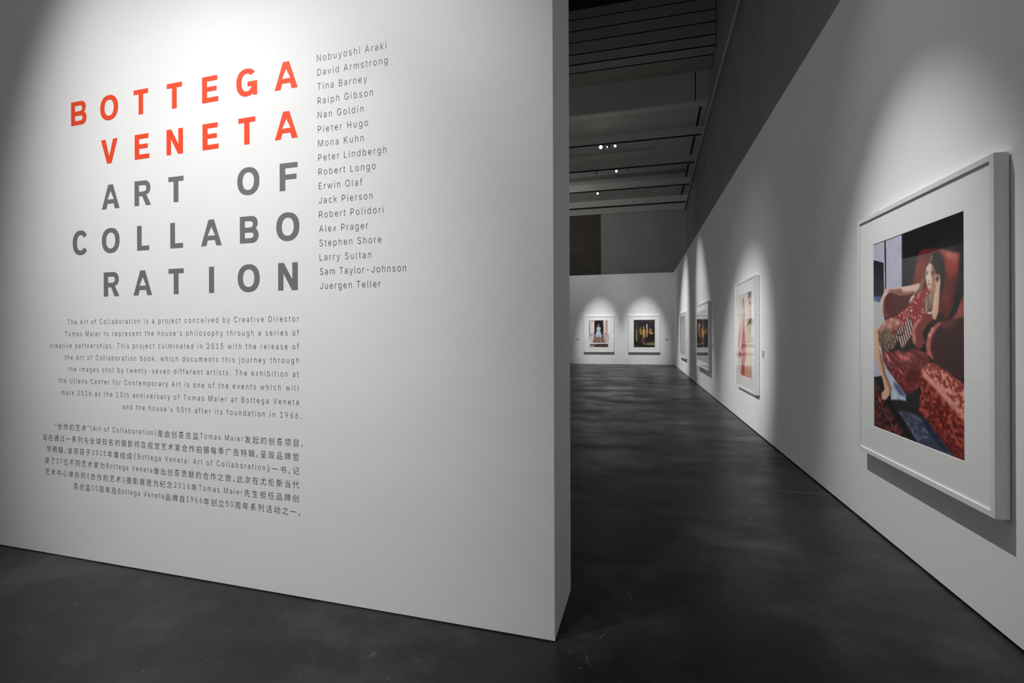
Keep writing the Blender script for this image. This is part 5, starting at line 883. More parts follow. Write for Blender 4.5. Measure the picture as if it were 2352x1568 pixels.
'a':[389,[213,8,197,3,180,-1,160,-2,138,0,117,4,97,11,80,21,66,33,54,48,45,66,39,86,37,108,39,127,43,144,49,157,58,169,68,179,81,187,95,194,110,199,127,204,144,207,162,210,179,213,200,216,219,218,235,220,248,222,260,225,269,229,277,235,281,244,283,254,283,255,283,256,283,257,281,273,278,287,273,300,265,311,255,321,243,328,229,334,213,337,196,338,178,337,161,334,146,329,133,322,122,314,113,306,105,296,98,286,96,282,82,286,63,292,51,296,57,309,69,326,83,341,99,352,116,362,135,369,155,374,174,376,194,377,207,377,222,375,237,372,253,368,268,362,282,354,295,345,306,332,316,317,324,299,328,277,330,251,330,168,330,84,330,7,317,7,297,7,284,7,284,17,284,35,284,59,275,59,274,59,268,59,261,47,255,38,247,30,237,21,226,14,127,46,141,42,155,39,170,38,193,40,213,45,231,53,247,63,259,75,269,90,277,105,281,121,283,138,283,155,283,173,283,205,268,193,264,191,258,189,249,187,240,185,230,183,220,181,209,179,199,178,190,177,182,176,174,175,160,173,146,169,132,165,119,160,108,153,98,144,91,133,86,120,85,105,86,91,90,79,96,68,105,59,115,51],[[65,67,66],[65,68,67],[64,68,65],[64,69,68],[63,69,64],[63,70,69],[62,70,63],[62,71,70],[62,72,71],[61,72,62],[61,73,72],[60,73,61],[60,45,73],[45,74,73],[59,46,60],[46,45,60],[44,74,45],[59,47,46],[43,74,44],[59,48,47],[42,74,43],[42,75,74],[59,49,48],[41,75,42],[58,49,59],[58,50,49],[40,75,41],[40,76,75],[58,51,50],[39,76,40],[57,51,58],[57,52,51],[38,76,39],[38,77,76],[57,53,52],[56,53,57],[55,53,56],[37,77,38],[55,54,53],[37,78,77],[36,78,37],[35,78,36],[34,78,35],[33,78,34],[32,78,33],[32,79,78],[31,79,32],[30,79,31],[29,79,30],[28,111,29],[111,79,29],[27,111,28],[26,111,27],[25,111,26],[24,111,25],[23,111,24],[22,111,23],[21,111,22],[21,112,111],[110,79,111],[20,112,21],[19,112,20],[18,112,19],[18,113,112],[18,114,113],[18,115,114],[17,115,18],[17,116,115],[17,117,116],[17,118,117],[17,119,118],[17,120,119],[16,120,17],[16,121,120],[16,122,121],[16,123,122],[16,124,123],[16,125,124],[109,79,110],[16,126,125],[15,126,16],[109,80,79],[15,127,126],[15,128,127],[14,128,15],[108,80,109],[14,129,128],[14,130,129],[13,130,14],[107,80,108],[13,131,130],[12,131,13],[106,80,107],[12,132,131],[11,132,12],[105,80,106],[11,133,132],[11,134,133],[104,80,105],[10,134,11],[104,87,80],[87,81,80],[10,135,134],[103,87,104],[10,136,135],[9,136,10],[102,90,103],[90,87,103],[102,91,90],[89,87,90],[88,87,89],[86,81,87],[9,137,136],[101,91,102],[9,96,137],[8,96,9],[101,92,91],[8,97,96],[100,92,101],[8,98,97],[99,92,100],[8,99,98],[8,92,99],[8,93,92],[85,81,86],[7,93,8],[7,94,93],[7,95,94],[6,95,7],[84,81,85],[6,0,95],[5,0,6],[5,1,0],[83,81,84],[82,81,83],[4,1,5],[4,2,1],[3,2,4]]],
'b':[424,[309,22,285,9,259,1,229,-1,209,0,191,4,176,10,163,18,152,26,143,36,136,45,129,54,122,66,116,66,114,66,105,66,105,39,105,20,105,7,92,7,72,7,60,7,60,170,60,339,60,502,73,502,93,502,107,502,107,446,107,382,107,312,115,312,117,312,122,312,129,323,135,332,143,341,151,350,162,359,175,366,190,372,208,376,229,377,258,375,285,367,309,355,330,337,349,316,363,290,374,260,381,226,383,189,381,151,374,118,364,87,349,61,331,39,157,59,176,48,197,42,220,40,244,42,265,49,284,60,299,75,312,93,322,114,329,137,334,163,335,189,334,216,330,241,323,264,313,284,300,302,284,317,265,328,244,335,220,337,197,335,176,328,157,318,141,303,128,286,118,265,111,242,107,217,106,189,107,162,111,136,119,112,129,92,142,74],[[23,25,24],[23,26,25],[23,27,26],[23,28,27],[23,29,28],[23,30,29],[41,43,42],[40,43,41],[40,44,43],[39,44,40],[39,45,44],[38,45,39],[37,45,38],[37,46,45],[36,46,37],[35,78,36],[78,46,36],[22,30,23],[78,77,46],[77,47,46],[35,79,78],[35,80,79],[76,47,77],[34,80,35],[34,81,80],[75,47,76],[33,81,34],[33,82,81],[74,47,75],[74,48,47],[22,31,30],[22,32,31],[22,33,32],[22,83,33],[83,82,33],[73,48,74],[73,49,48],[22,84,83],[72,49,73],[22,85,84],[71,49,72],[71,50,49],[22,86,85],[70,50,71],[70,51,50],[22,87,86],[69,51,70],[68,51,69],[22,88,87],[68,52,51],[21,88,22],[67,52,68],[21,89,88],[67,53,52],[66,53,67],[21,90,89],[66,54,53],[65,54,66],[21,15,90],[15,91,90],[64,54,65],[15,92,91],[64,55,54],[63,55,64],[15,14,92],[14,13,92],[13,12,92],[12,57,92],[21,16,15],[11,57,12],[63,56,55],[62,56,63],[11,58,57],[10,58,11],[61,56,62],[10,59,58],[9,59,10],[60,56,61],[9,60,59],[9,56,60],[9,0,56],[21,17,16],[8,0,9],[7,0,8],[7,1,0],[21,18,17],[6,1,7],[5,1,6],[5,2,1],[20,18,21],[19,18,20],[4,2,5],[4,3,2]]],
'c':[396,[259,6,242,2,225,0,207,-1,175,1,147,9,120,22,98,40,78,62,62,88,51,118,44,151,41,187,44,224,51,258,62,288,78,314,98,336,121,354,147,367,175,375,207,377,225,377,242,374,258,370,273,365,288,358,301,350,313,341,324,330,334,318,343,305,349,290,352,282,340,279,321,274,307,270,306,274,302,284,296,293,290,302,282,309,274,316,265,322,255,327,244,332,233,334,220,336,207,337,182,335,160,327,141,316,125,300,112,282,102,261,95,238,91,213,89,187,91,162,95,138,102,115,112,94,125,76,141,60,160,49,182,42,207,39,220,40,233,42,245,45,256,49,266,54,275,60,283,68,291,76,297,85,303,94,308,105,309,109,322,105,342,101,354,97,351,88,344,74,336,60,326,48,315,37,302,27,289,19,274,12],[[20,22,21],[20,23,22],[19,23,20],[19,24,23],[19,25,24],[18,25,19],[18,26,25],[18,27,26],[17,27,18],[17,28,27],[17,48,28],[48,47,28],[47,29,28],[17,49,48],[46,29,47],[16,49,17],[16,50,49],[45,29,46],[44,29,45],[44,30,29],[16,51,50],[43,30,44],[42,30,43],[42,31,30],[41,31,42],[16,52,51],[15,52,16],[40,31,41],[40,32,31],[39,32,40],[15,53,52],[38,32,39],[38,33,32],[14,53,15],[37,33,38],[14,54,53],[37,34,33],[37,35,34],[36,35,37],[14,55,54],[13,55,14],[13,56,55],[12,56,13],[12,57,56],[11,57,12],[11,58,57],[11,59,58],[10,59,11],[10,60,59],[9,60,10],[9,61,60],[77,79,78],[77,80,79],[76,80,77],[76,81,80],[76,82,81],[75,82,76],[9,62,61],[75,83,82],[8,62,9],[74,83,75],[73,83,74],[8,63,62],[73,84,83],[72,84,73],[7,63,8],[71,84,72],[7,64,63],[71,85,84],[70,85,71],[69,85,70],[7,65,64],[69,86,85],[68,86,69],[67,86,68],[7,66,65],[6,66,7],[66,86,67],[6,86,66],[6,87,86],[6,88,87],[5,88,6],[5,89,88],[5,0,89],[4,0,5],[4,1,0],[4,2,1],[3,2,4]]],
'd':[424,[249,10,234,4,216,0,195,-1,166,1,140,9,115,22,94,39,76,61,61,87,50,118,43,151,41,189,43,226,50,260,61,290,76,316,94,337,116,355,140,367,167,375,196,377,217,376,235,372,250,366,263,359,273,350,282,341,289,332,295,323,302,312,308,312,309,312,318,312,318,382,318,446,318,502,331,502,351,502,365,502,365,339,365,170,365,7,352,7,332,7,320,7,320,20,320,39,320,66,311,66,309,66,303,66,296,54,289,45,282,36,273,26,262,18,141,60,160,49,181,42,205,40,228,42,249,48,267,59,283,74,296,92,306,113,313,136,317,162,319,189,317,217,313,242,306,265,296,286,283,303,268,318,249,328,228,335,205,337,181,335,159,328,140,317,125,302,112,284,102,264,95,241,91,216,89,189,91,163,95,137,102,114,112,93,125,75],[[35,37,36],[35,38,37],[35,39,38],[35,40,39],[34,40,35],[33,40,34],[20,22,21],[20,23,22],[19,23,20],[19,24,23],[18,24,19],[18,25,24],[18,26,25],[17,26,18],[17,27,26],[17,78,27],[78,28,27],[33,41,40],[16,79,17],[79,78,17],[77,28,78],[76,28,77],[16,80,79],[76,29,28],[75,29,76],[16,81,80],[75,30,29],[74,30,75],[16,82,81],[15,82,16],[74,31,30],[74,32,31],[74,33,32],[74,73,33],[73,41,33],[15,83,82],[14,83,15],[72,41,73],[14,84,83],[71,41,72],[14,85,84],[13,85,14],[70,41,71],[13,86,85],[12,86,13],[69,41,70],[12,87,86],[12,88,87],[68,41,69],[11,88,12],[68,42,41],[11,89,88],[67,42,68],[10,89,11],[10,90,89],[66,42,67],[9,90,10],[9,91,90],[65,48,66],[48,42,66],[9,92,91],[64,48,65],[8,92,9],[8,57,92],[63,51,64],[51,48,64],[63,52,51],[50,48,51],[49,48,50],[47,42,48],[7,57,8],[7,58,57],[62,52,63],[62,53,52],[7,59,58],[61,53,62],[61,54,53],[7,60,59],[60,54,61],[7,54,60],[6,54,7],[46,42,47],[6,55,54],[6,56,55],[5,56,6],[45,42,46],[5,0,56],[5,1,0],[4,1,5],[44,42,45],[43,42,44],[4,2,1],[3,2,4]]],
'e':[404,[280,11,259,4,236,0,212,-1,178,1,148,9,121,22,97,40,78,62,62,88,50,118,43,151,41,187,43,223,50,256,62,287,77,313,96,335,119,353,145,367,174,375,205,377,225,376,244,373,263,367,282,359,299,349,314,336,328,320,341,301,351,279,358,254,363,226,364,194,364,186,364,178,364,176,272,176,174,176,82,176,82,187,82,204,82,214,163,214,250,214,315,214,325,220,315,214,316,215,315,227,311,250,304,271,294,290,282,306,267,320,249,329,228,335,205,337,182,335,161,329,142,319,126,306,113,291,103,273,95,253,90,232,89,211,89,200,89,189,89,177,91,150,96,125,104,103,116,84,130,68,148,55,167,46,189,41,212,39,228,40,242,42,256,46,269,52,280,59,290,68,299,78,307,90,310,97,324,94,343,89,356,86,352,75,342,59,330,44,315,31,299,20],[[20,22,21],[20,23,22],[19,23,20],[19,24,23],[19,25,24],[18,25,19],[18,26,25],[17,26,18],[17,57,26],[57,27,26],[17,58,57],[56,27,57],[56,28,27],[16,58,17],[55,28,56],[16,59,58],[54,28,55],[16,60,59],[54,29,28],[53,29,54],[16,61,60],[15,61,16],[52,29,53],[15,62,61],[52,30,29],[15,63,62],[51,30,52],[14,63,15],[51,31,30],[14,64,63],[50,31,51],[13,64,14],[50,32,31],[13,65,64],[49,32,50],[13,42,65],[42,66,65],[48,46,49],[46,32,49],[46,33,32],[12,42,13],[48,47,46],[45,33,46],[12,41,42],[66,43,42],[66,44,43],[66,45,44],[66,33,45],[67,33,66],[12,40,41],[68,33,67],[68,34,33],[69,34,68],[11,40,12],[11,39,40],[69,35,34],[69,36,35],[70,38,69],[38,36,69],[11,38,39],[11,70,38],[70,37,38],[10,70,11],[10,71,70],[10,72,71],[9,72,10],[9,73,72],[86,88,87],[86,89,88],[85,89,86],[85,90,89],[8,73,9],[85,91,90],[8,74,73],[84,91,85],[84,92,91],[8,75,74],[83,92,84],[7,75,8],[82,92,83],[82,93,92],[7,76,75],[81,93,82],[7,77,76],[80,93,81],[80,94,93],[79,94,80],[7,78,77],[6,78,7],[78,94,79],[6,94,78],[6,95,94],[5,95,6],[5,0,95],[5,1,0],[4,1,5],[4,2,1],[3,2,4]]],
'f':[254,[13,372,80,372,154,372,221,372,221,362,221,344,221,334,154,334,80,334,13,334,13,344,13,362,135,7,121,7,101,7,88,7,88,144,88,288,88,431,89,451,94,467,101,482,112,494,124,504,138,512,154,518,170,522,188,523,200,523,211,522,221,520,229,518,235,516,234,517,231,505,226,488,223,477,226,476,222,478,216,479,210,480,203,481,194,481,176,479,161,474,149,465,141,452,136,437,135,419,135,279,135,140],[[11,1,0],[11,2,1],[11,3,2],[11,4,3],[10,4,11],[10,5,4],[9,5,10],[9,6,5],[8,6,9],[7,6,8],[26,28,27],[26,29,28],[25,29,26],[25,30,29],[25,31,30],[24,31,25],[24,32,31],[34,32,33],[24,34,32],[23,34,24],[23,35,34],[22,35,23],[21,35,22],[21,42,35],[42,41,35],[41,40,35],[40,39,35],[39,36,35],[20,43,21],[43,42,21],[20,44,43],[38,36,39],[37,36,38],[20,45,44],[19,45,20],[19,46,45],[19,47,46],[18,47,19],[18,48,47],[17,48,18],[17,49,48],[16,49,17],[16,50,49],[15,50,16],[15,12,50],[14,12,15],[13,12,14]]],
'g':[425,[288,-129,263,-137,236,-142,207,-144,181,-142,157,-139,136,-133,117,-125,101,-116,87,-105,75,-93,65,-80,60,-72,71,-66,88,-56,99,-50,102,-53,108,-62,117,-71,126,-80,138,-88,152,-95,168,-100,186,-103,207,-104,237,-102,264,-94,287,-81,304,-61,315,-36,318,-6,318,19,318,44,318,75,310,75,308,75,302,75,295,64,289,55,281,46,273,37,262,29,249,22,234,16,216,13,195,12,167,14,140,21,116,33,95,49,76,69,61,93,50,122,43,154,41,191,43,228,50,261,61,290,76,316,95,337,116,355,140,367,167,375,196,377,217,376,235,373,250,367,263,359,274,350,283,341,290,332,297,323,304,312,309,312,311,312,320,312,320,339,320,359,320,372,333,372,353,372,365,372,365,250,365,121,365,-9,363,-39,356,-64,344,-86,329,-104,310,-118,141,70,160,60,181,54,205,52,228,54,249,60,267,69,283,82,296,99,306,118,314,141,318,165,319,193,318,219,314,244,307,267,297,287,284,304,268,318,249,328,228,335,205,337,181,335,160,328,141,317,125,303,112,285,102,265,95,243,91,218,89,193,91,166,95,142,102,120,112,100,126,84],[[62,64,63],[62,65,64],[61,65,62],[61,66,65],[77,79,78],[77,80,79],[77,81,80],[77,82,81],[60,66,61],[60,67,66],[76,82,77],[60,68,67],[59,68,60],[59,69,68],[59,111,69],[111,70,69],[75,82,76],[58,112,59],[112,111,59],[110,70,111],[109,70,110],[58,113,112],[109,71,70],[108,71,109],[58,114,113],[108,72,71],[107,72,108],[58,115,114],[57,115,58],[107,73,72],[107,74,73],[107,75,74],[107,82,75],[106,82,107],[57,116,115],[56,116,57],[105,82,106],[56,117,116],[104,82,105],[56,118,117],[55,118,56],[104,83,82],[103,83,104],[55,119,118],[54,119,55],[102,83,103],[54,120,119],[54,121,120],[101,83,102],[53,121,54],[53,122,121],[100,83,101],[52,122,53],[52,123,122],[99,83,100],[51,123,52],[99,84,83],[51,124,123],[98,33,99],[33,84,99],[51,125,124],[97,33,98],[50,125,51],[50,90,125],[96,36,97],[36,33,97],[96,37,36],[35,33,36],[34,33,35],[32,84,33],[50,91,90],[95,37,96],[49,91,50],[95,38,37],[49,92,91],[94,38,95],[94,39,38],[49,93,92],[93,39,94],[49,39,93],[48,39,49],[48,40,39],[31,84,32],[48,41,40],[47,41,48],[47,42,41],[47,43,42],[46,43,47],[30,84,31],[46,44,43],[45,44,46],[29,84,30],[29,85,84],[28,85,29],[28,86,85],[14,16,15],[14,17,16],[13,17,14],[27,86,28],[13,18,17],[27,87,86],[12,18,13],[12,19,18],[11,19,12],[10,19,11],[10,20,19],[26,87,27],[26,88,87],[10,21,20],[9,21,10],[25,88,26],[9,22,21],[9,23,22],[24,88,25],[9,24,23],[24,89,88],[9,89,24],[8,89,9],[7,89,8],[7,0,89],[6,0,7],[6,1,0],[5,1,6],[5,2,1],[4,2,5],[4,3,2]]],
'h':[410,[119,287,112,269,107,249,106,227,106,151,106,76,106,8,93,8,73,8,61,8,61,170,61,339,61,501,73,501,93,501,106,501,106,435,106,361,106,295,110,295,106,295,114,295,123,315,138,339,157,356,178,367,201,374,227,376,251,375,272,370,291,362,308,350,322,335,334,317,342,295,347,270,349,240,349,160,349,80,349,8,337,8,316,8,304,8,304,78,304,157,304,236,301,264,293,289,279,310,260,325,237,334,210,337,191,336,173,332,157,324,142,314,130,302],[[11,13,12],[11,14,13],[11,15,14],[11,16,15],[11,17,16],[26,28,27],[26,29,28],[25,29,26],[25,30,29],[24,30,25],[24,31,30],[11,18,17],[23,31,24],[23,32,31],[10,18,11],[22,53,23],[53,52,23],[52,51,23],[51,32,23],[50,32,51],[50,33,32],[49,33,50],[22,54,53],[48,33,49],[22,55,54],[48,34,33],[21,55,22],[21,56,55],[47,34,48],[21,0,56],[10,20,18],[20,19,18],[10,21,20],[10,0,21],[47,35,34],[46,35,47],[10,1,0],[46,36,35],[10,2,1],[45,36,46],[10,3,2],[45,37,36],[44,37,45],[10,4,3],[9,4,10],[44,38,37],[43,38,44],[9,5,4],[43,39,38],[42,39,43],[9,6,5],[8,6,9],[7,6,8],[41,39,42],[40,39,41]]],
'i':[167,[107,7,93,7,73,7,60,7,60,126,60,253,60,372,73,372,93,372,107,372,107,253,107,126,109,460,102,454,93,451,84,450,74,451,66,454,59,460,53,467,50,474,48,483,50,492,53,500,59,507,66,512,74,516,84,517,93,516,102,512,109,507,115,500,118,492,119,483,118,474,115,467],[[5,7,6],[5,8,7],[5,9,8],[5,10,9],[4,10,5],[4,11,10],[3,11,4],[3,0,11],[2,0,3],[1,0,2],[26,28,27],[25,28,26],[25,29,28],[24,29,25],[24,30,29],[23,30,24],[23,31,30],[22,31,23],[22,32,31],[21,32,22],[21,33,32],[20,33,21],[20,34,33],[19,34,20],[19,35,34],[18,35,19],[18,12,35],[18,13,12],[17,13,18],[17,14,13],[16,14,17],[16,15,14]]],
'j':[167,[60,-29,60,107,60,243,60,372,73,372,93,372,107,372,107,243,107,106,107,-30,106,-51,102,-70,95,-87,86,-102,75,-114,61,-123,45,-130,26,-134,4,-136,-1,-136,-5,-136,-3,-136,-3,-124,-3,-105,-3,-94,-6,-94,-2,-94,2,-94,20,-92,34,-86,46,-76,54,-63,58,-47,109,460,101,454,93,451,83,450,74,451,66,454,58,460,53,467,49,474,48,483,49,492,53,500,58,507,66,512,74,516,83,517,93,516,101,512,109,507,114,500,118,492,119,483,118,474,114,467],[[2,4,3],[2,5,4],[2,6,5],[2,7,6],[1,7,2],[1,8,7],[0,8,1],[0,9,8],[32,9,0],[32,10,9],[31,10,32],[31,11,10],[30,11,31],[30,12,11],[29,12,30],[28,12,29],[28,13,12],[27,13,28],[24,26,25],[23,26,24],[23,27,26],[23,13,27],[23,14,13],[22,14,23],[22,15,14],[22,16,15],[21,16,22],[21,17,16],[21,18,17],[21,19,20],[19,18,21],[47,49,48],[46,49,47],[46,50,49],[45,50,46],[45,51,50],[44,51,45],[44,52,51],[43,52,44],[43,53,52],[42,53,43],[42,54,53],[41,54,42],[41,55,54],[40,55,41],[40,56,55],[39,56,40],[39,33,56],[39,34,33],[38,34,39],[38,35,34],[37,35,38],[37,36,35]]],
'k':[381,[174,206,150,184,128,163,117,153,117,162,117,187,117,205,113,205,117,205,123,205,180,263,235,319,287,372,310,372,335,372,344,372,296,324,238,264,181,206,182,206,179,206,107,7,93,7,73,7,60,7,60,170,60,339,60,502,73,502,93,502,107,502,107,339,107,170,358,7,346,7,320,7,297,7,251,66,202,128,157,185,167,195,182,209,191,218,246,148,306,72],[[11,13,12],[11,14,13],[11,15,14],[11,16,15],[11,17,16],[10,17,11],[10,18,17],[9,0,10],[0,18,10],[9,1,0],[20,18,0],[18,19,20],[6,8,7],[5,8,6],[5,9,8],[5,1,9],[4,1,5],[4,2,1],[4,3,2],[26,28,27],[26,29,28],[26,30,29],[26,31,30],[25,31,26],[25,32,31],[24,32,25],[24,21,32],[23,21,24],[22,21,23],[41,43,42],[40,43,41],[39,43,40],[38,43,39],[38,44,43],[37,44,38],[37,33,44],[36,33,37],[35,33,36],[34,33,35]]],
'l':[189,[161,6,154,5,146,5,140,5,114,7,94,14,79,25,68,40,62,60,60,85,60,226,60,367,60,502,73,502,93,502,107,502,107,372,107,235,107,99,107,82,110,69,114,58,122,51,133,46,146,45,152,45,157,45,161,46,165,46,168,47,164,46,166,36,170,18,172,8,174,8,168,7],[[11,13,12],[11,14,13],[11,15,14],[11,16,15],[11,17,16],[10,17,11],[10,18,17],[9,18,10],[9,19,18],[8,19,9],[8,20,19],[8,21,20],[7,21,8],[7,22,21],[7,23,22],[28,30,29],[7,24,23],[27,30,28],[27,31,30],[26,31,27],[25,31,26],[24,31,25],[7,31,24],[6,31,7],[6,32,31],[5,32,6],[5,33,32],[4,33,5],[35,33,34],[4,35,33],[4,0,35],[3,0,4],[3,1,0],[3,2,1]]],
'm':[610,[107,7,93,7,73,7,60,7,60,126,60,253,60,372,72,372,92,372,105,372,105,351,105,323,105,302,111,302,109,302,117,302,120,312,128,328,138,341,149,353,161,362,175,370,189,375,204,378,219,379,244,376,265,369,282,356,297,338,307,317,312,302,318,302,315,302,322,302,325,310,332,325,342,339,354,350,368,360,383,368,400,374,418,378,437,379,457,378,476,373,494,366,510,355,523,342,534,325,543,305,548,282,550,255,550,170,550,85,550,7,536,7,516,7,503,7,503,85,503,169,503,254,500,280,491,302,477,318,459,329,440,335,419,338,401,336,385,332,371,326,358,317,348,306,339,294,333,279,329,264,328,247,328,165,328,82,328,7,315,7,295,7,281,7,281,87,281,173,281,260,279,281,271,300,258,316,241,328,221,335,199,338,184,336,169,333,154,326,141,317,129,306,120,293,112,277,108,258,107,238,107,159,107,79],[[41,43,42],[23,25,24],[22,25,23],[40,43,41],[40,44,43],[22,26,25],[21,26,22],[39,44,40],[39,45,44],[5,7,6],[5,8,7],[5,9,8],[5,10,9],[20,26,21],[20,27,26],[38,45,39],[38,46,45],[19,27,20],[37,46,38],[19,28,27],[37,47,46],[18,28,19],[5,11,10],[36,47,37],[36,66,47],[66,65,47],[65,48,47],[17,91,18],[91,90,18],[90,28,18],[35,67,36],[67,66,36],[90,89,28],[89,29,28],[17,92,91],[35,68,67],[64,48,65],[88,29,89],[17,93,92],[35,69,68],[63,48,64],[87,29,88],[16,93,17],[16,94,93],[35,70,69],[63,49,48],[34,70,35],[5,12,11],[62,49,63],[16,95,94],[87,30,29],[34,71,70],[86,30,87],[15,95,16],[33,71,34],[15,96,95],[33,72,71],[62,50,49],[5,14,12],[14,13,12],[5,15,14],[5,96,15],[61,50,62],[86,32,30],[32,31,30],[86,33,32],[86,72,33],[85,72,86],[85,73,72],[5,97,96],[61,51,50],[84,73,85],[60,51,61],[84,74,73],[5,98,97],[84,75,74],[83,75,84],[5,99,98],[60,52,51],[59,52,60],[4,99,5],[83,76,75],[4,100,99],[82,76,83],[59,53,52],[58,53,59],[82,77,76],[4,101,100],[3,101,4],[81,77,82],[58,54,53],[57,54,58],[81,78,77],[3,0,101],[2,0,3],[1,0,2],[80,78,81],[79,78,80],[56,54,57],[55,54,56]]],
'n':[410,[120,286,113,268,108,249,107,227,107,151,107,76,107,7,93,7,73,7,60,7,60,126,60,253,60,372,72,372,92,372,105,372,105,349,105,318,105,294,109,294,106,294,113,294,122,316,138,339,156,356,178,368,201,375,227,377,251,376,272,371,292,362,308,351,323,336,334,318,343,296,348,270,350,240,350,160,350,80,350,7,337,7,316,7,303,7,303,78,303,157,303,236,300,264,292,289,278,309,259,324,236,333,210,336,191,335,174,331,157,324,143,314,130,301],[[26,28,27],[26,29,28],[25,29,26],[11,13,12],[11,14,13],[11,15,14],[11,16,15],[25,30,29],[24,30,25],[24,31,30],[23,31,24],[23,32,31],[11,17,16],[22,53,23],[53,52,23],[52,51,23],[51,32,23],[50,32,51],[50,33,32],[49,33,50],[22,54,53],[48,33,49],[22,55,54],[11,18,17],[48,34,33],[21,55,22],[21,56,55],[47,34,48],[21,0,56],[47,35,34],[11,20,18],[20,19,18],[11,21,20],[11,0,21],[46,35,47],[11,1,0],[46,36,35],[11,2,1],[45,36,46],[10,2,11],[10,3,2],[45,37,36],[44,37,45],[10,4,3],[44,38,37],[43,38,44],[10,5,4],[9,5,10],[43,39,38],[42,39,43],[9,6,5],[8,6,9],[7,6,8],[41,39,42],[40,39,41]]],
'o':[415,[295,22,269,9,239,1,207,-1,175,1,147,9,120,22,98,40,78,62,62,88,51,118,44,151,41,187,44,224,51,258,62,288,78,314,98,336,121,354,147,367,175,375,207,377,239,375,269,367,295,354,318,336,337,314,353,288,365,258,372,224,374,187,372,151,365,118,353,88,337,62,318,40,141,60,160,49,182,42,207,39,233,42,255,49,274,60,291,76,304,94,314,115,321,138,325,162,326,187,325,213,321,237,314,261,304,282,291,300,275,316,255,328,233,335,207,337,182,335,160,327,141,316,125,300,112,282,102,261,95,238,91,213,89,187,91,162,95,138,102,115,112,94,125,76],[[20,22,21],[19,22,20],[19,23,22],[18,23,19],[18,24,23],[17,24,18],[17,57,24],[57,25,24],[17,58,57],[56,25,57],[16,58,17],[56,26,25],[55,26,56],[16,59,58],[54,26,55],[16,60,59],[53,26,54],[16,61,60],[53,27,26],[15,61,16],[15,62,61],[52,27,53],[52,28,27],[14,62,15],[14,63,62],[51,28,52],[14,64,63],[50,28,51],[50,29,28],[13,64,14],[13,65,64],[49,29,50],[49,30,29],[12,65,13],[12,66,65],[48,30,49],[11,66,12],[48,31,30],[47,31,48],[11,67,66],[11,68,67],[46,31,47],[10,68,11],[46,32,31],[10,69,68],[45,32,46],[9,69,10],[45,33,32],[9,70,69],[44,33,45],[9,71,70],[43,33,44],[8,71,9],[43,34,33],[8,36,71],[42,34,43],[7,36,8],[42,35,34],[7,37,36],[41,35,42],[7,38,37],[40,35,41],[7,39,38],[39,35,40],[39,0,35],[6,39,7],[6,0,39],[6,1,0],[5,1,6],[5,2,1],[4,2,5],[4,3,2]]],
'p':[424,[107,-136,93,-136,73,-136,60,-136,60,31,60,205,60,372,72,372,92,372,105,372,105,359,105,339,105,312,114,312,116,312,122,312,129,323,135,332,143,341,151,350,162,359,175,366,190,372,208,376,229,377,258,375,285,367,309,355,330,337,349,316,363,290,374,260,381,226,383,189,381,151,374,118,364,87,349,61,331,39,309,22,285,9,259,1,229,-1,209,0,191,4,176,10,163,18,152,26,143,36,136,45,129,54,122,66,117,66,115,66,107,66,107,-8,107,-76,157,59,176,48,197,42,220,40,244,42,265,49,284,60,299,75,312,93,322,114,329,137,334,163,335,189,334,216,330,241,323,264,313,284,300,302,284,317,265,328,244,335,220,337,197,335,176,328,157,318,141,303,128,286,118,265,111,242,107,217,106,189,107,162,111,136,119,112,129,92,142,74],[[23,25,24],[22,25,23],[22,26,25],[21,26,22],[5,7,6],[5,8,7],[5,9,8],[5,10,9],[21,27,26],[20,27,21],[5,11,10],[19,27,20],[19,28,27],[18,28,19],[17,78,18],[78,28,18],[5,12,11],[78,77,28],[77,29,28],[17,79,78],[17,80,79],[76,29,77],[16,80,17],[16,81,80],[75,29,76],[15,81,16],[15,82,81],[74,29,75],[74,30,29],[5,13,12],[5,14,13],[5,15,14],[5,82,15],[5,83,82],[73,30,74],[73,31,30],[5,84,83],[72,31,73],[5,85,84],[71,31,72],[71,32,31],[5,86,85],[70,32,71],[70,33,32],[5,87,86],[69,33,70],[4,87,5],[68,33,69],[4,88,87],[68,34,33],[67,34,68],[4,89,88],[67,35,34],[66,35,67],[4,90,89],[66,36,35],[65,36,66],[4,91,90],[64,36,65],[4,54,91],[54,92,91],[64,37,36],[63,37,64],[54,53,92],[53,52,92],[52,51,92],[51,57,92],[4,55,54],[50,57,51],[63,38,37],[62,38,63],[50,58,57],[49,58,50],[61,38,62],[49,59,58],[48,59,49],[60,38,61],[48,60,59],[48,38,60],[48,39,38],[47,39,48],[3,55,4],[46,39,47],[46,40,39],[45,40,46],[44,40,45],[44,41,40],[43,41,44],[43,42,41],[3,56,55],[3,0,56],[2,0,3],[1,0,2]]],
'r':[259,[107,7,93,7,73,7,60,7,60,126,60,253,60,372,72,372,92,372,105,372,105,360,105,340,105,314,113,314,114,314,120,314,130,335,142,349,156,361,174,370,192,376,213,378,218,378,223,378,229,377,235,377,239,377,236,377,236,363,236,343,236,331,242,330,237,330,231,331,223,332,215,333,207,333,189,331,172,327,156,321,142,312,130,301,120,287,112,272,108,255,107,237,107,158,107,79],[[20,22,21],[20,23,22],[20,24,23],[20,25,24],[20,26,25],[28,26,27],[20,28,26],[19,28,20],[5,7,6],[5,8,7],[5,9,8],[5,10,9],[18,28,19],[18,29,28],[17,29,18],[5,11,10],[16,29,17],[16,35,29],[35,34,29],[34,30,29],[5,12,11],[15,38,16],[38,37,16],[37,36,16],[36,35,16],[33,30,34],[32,30,33],[32,31,30],[15,39,38],[15,40,39],[5,13,12],[5,14,13],[5,15,14],[5,40,15],[5,41,40],[5,42,41],[5,43,42],[5,44,43],[5,45,44],[4,45,5],[4,46,45],[4,47,46],[3,47,4],[3,0,47],[2,0,3],[1,0,2]]],
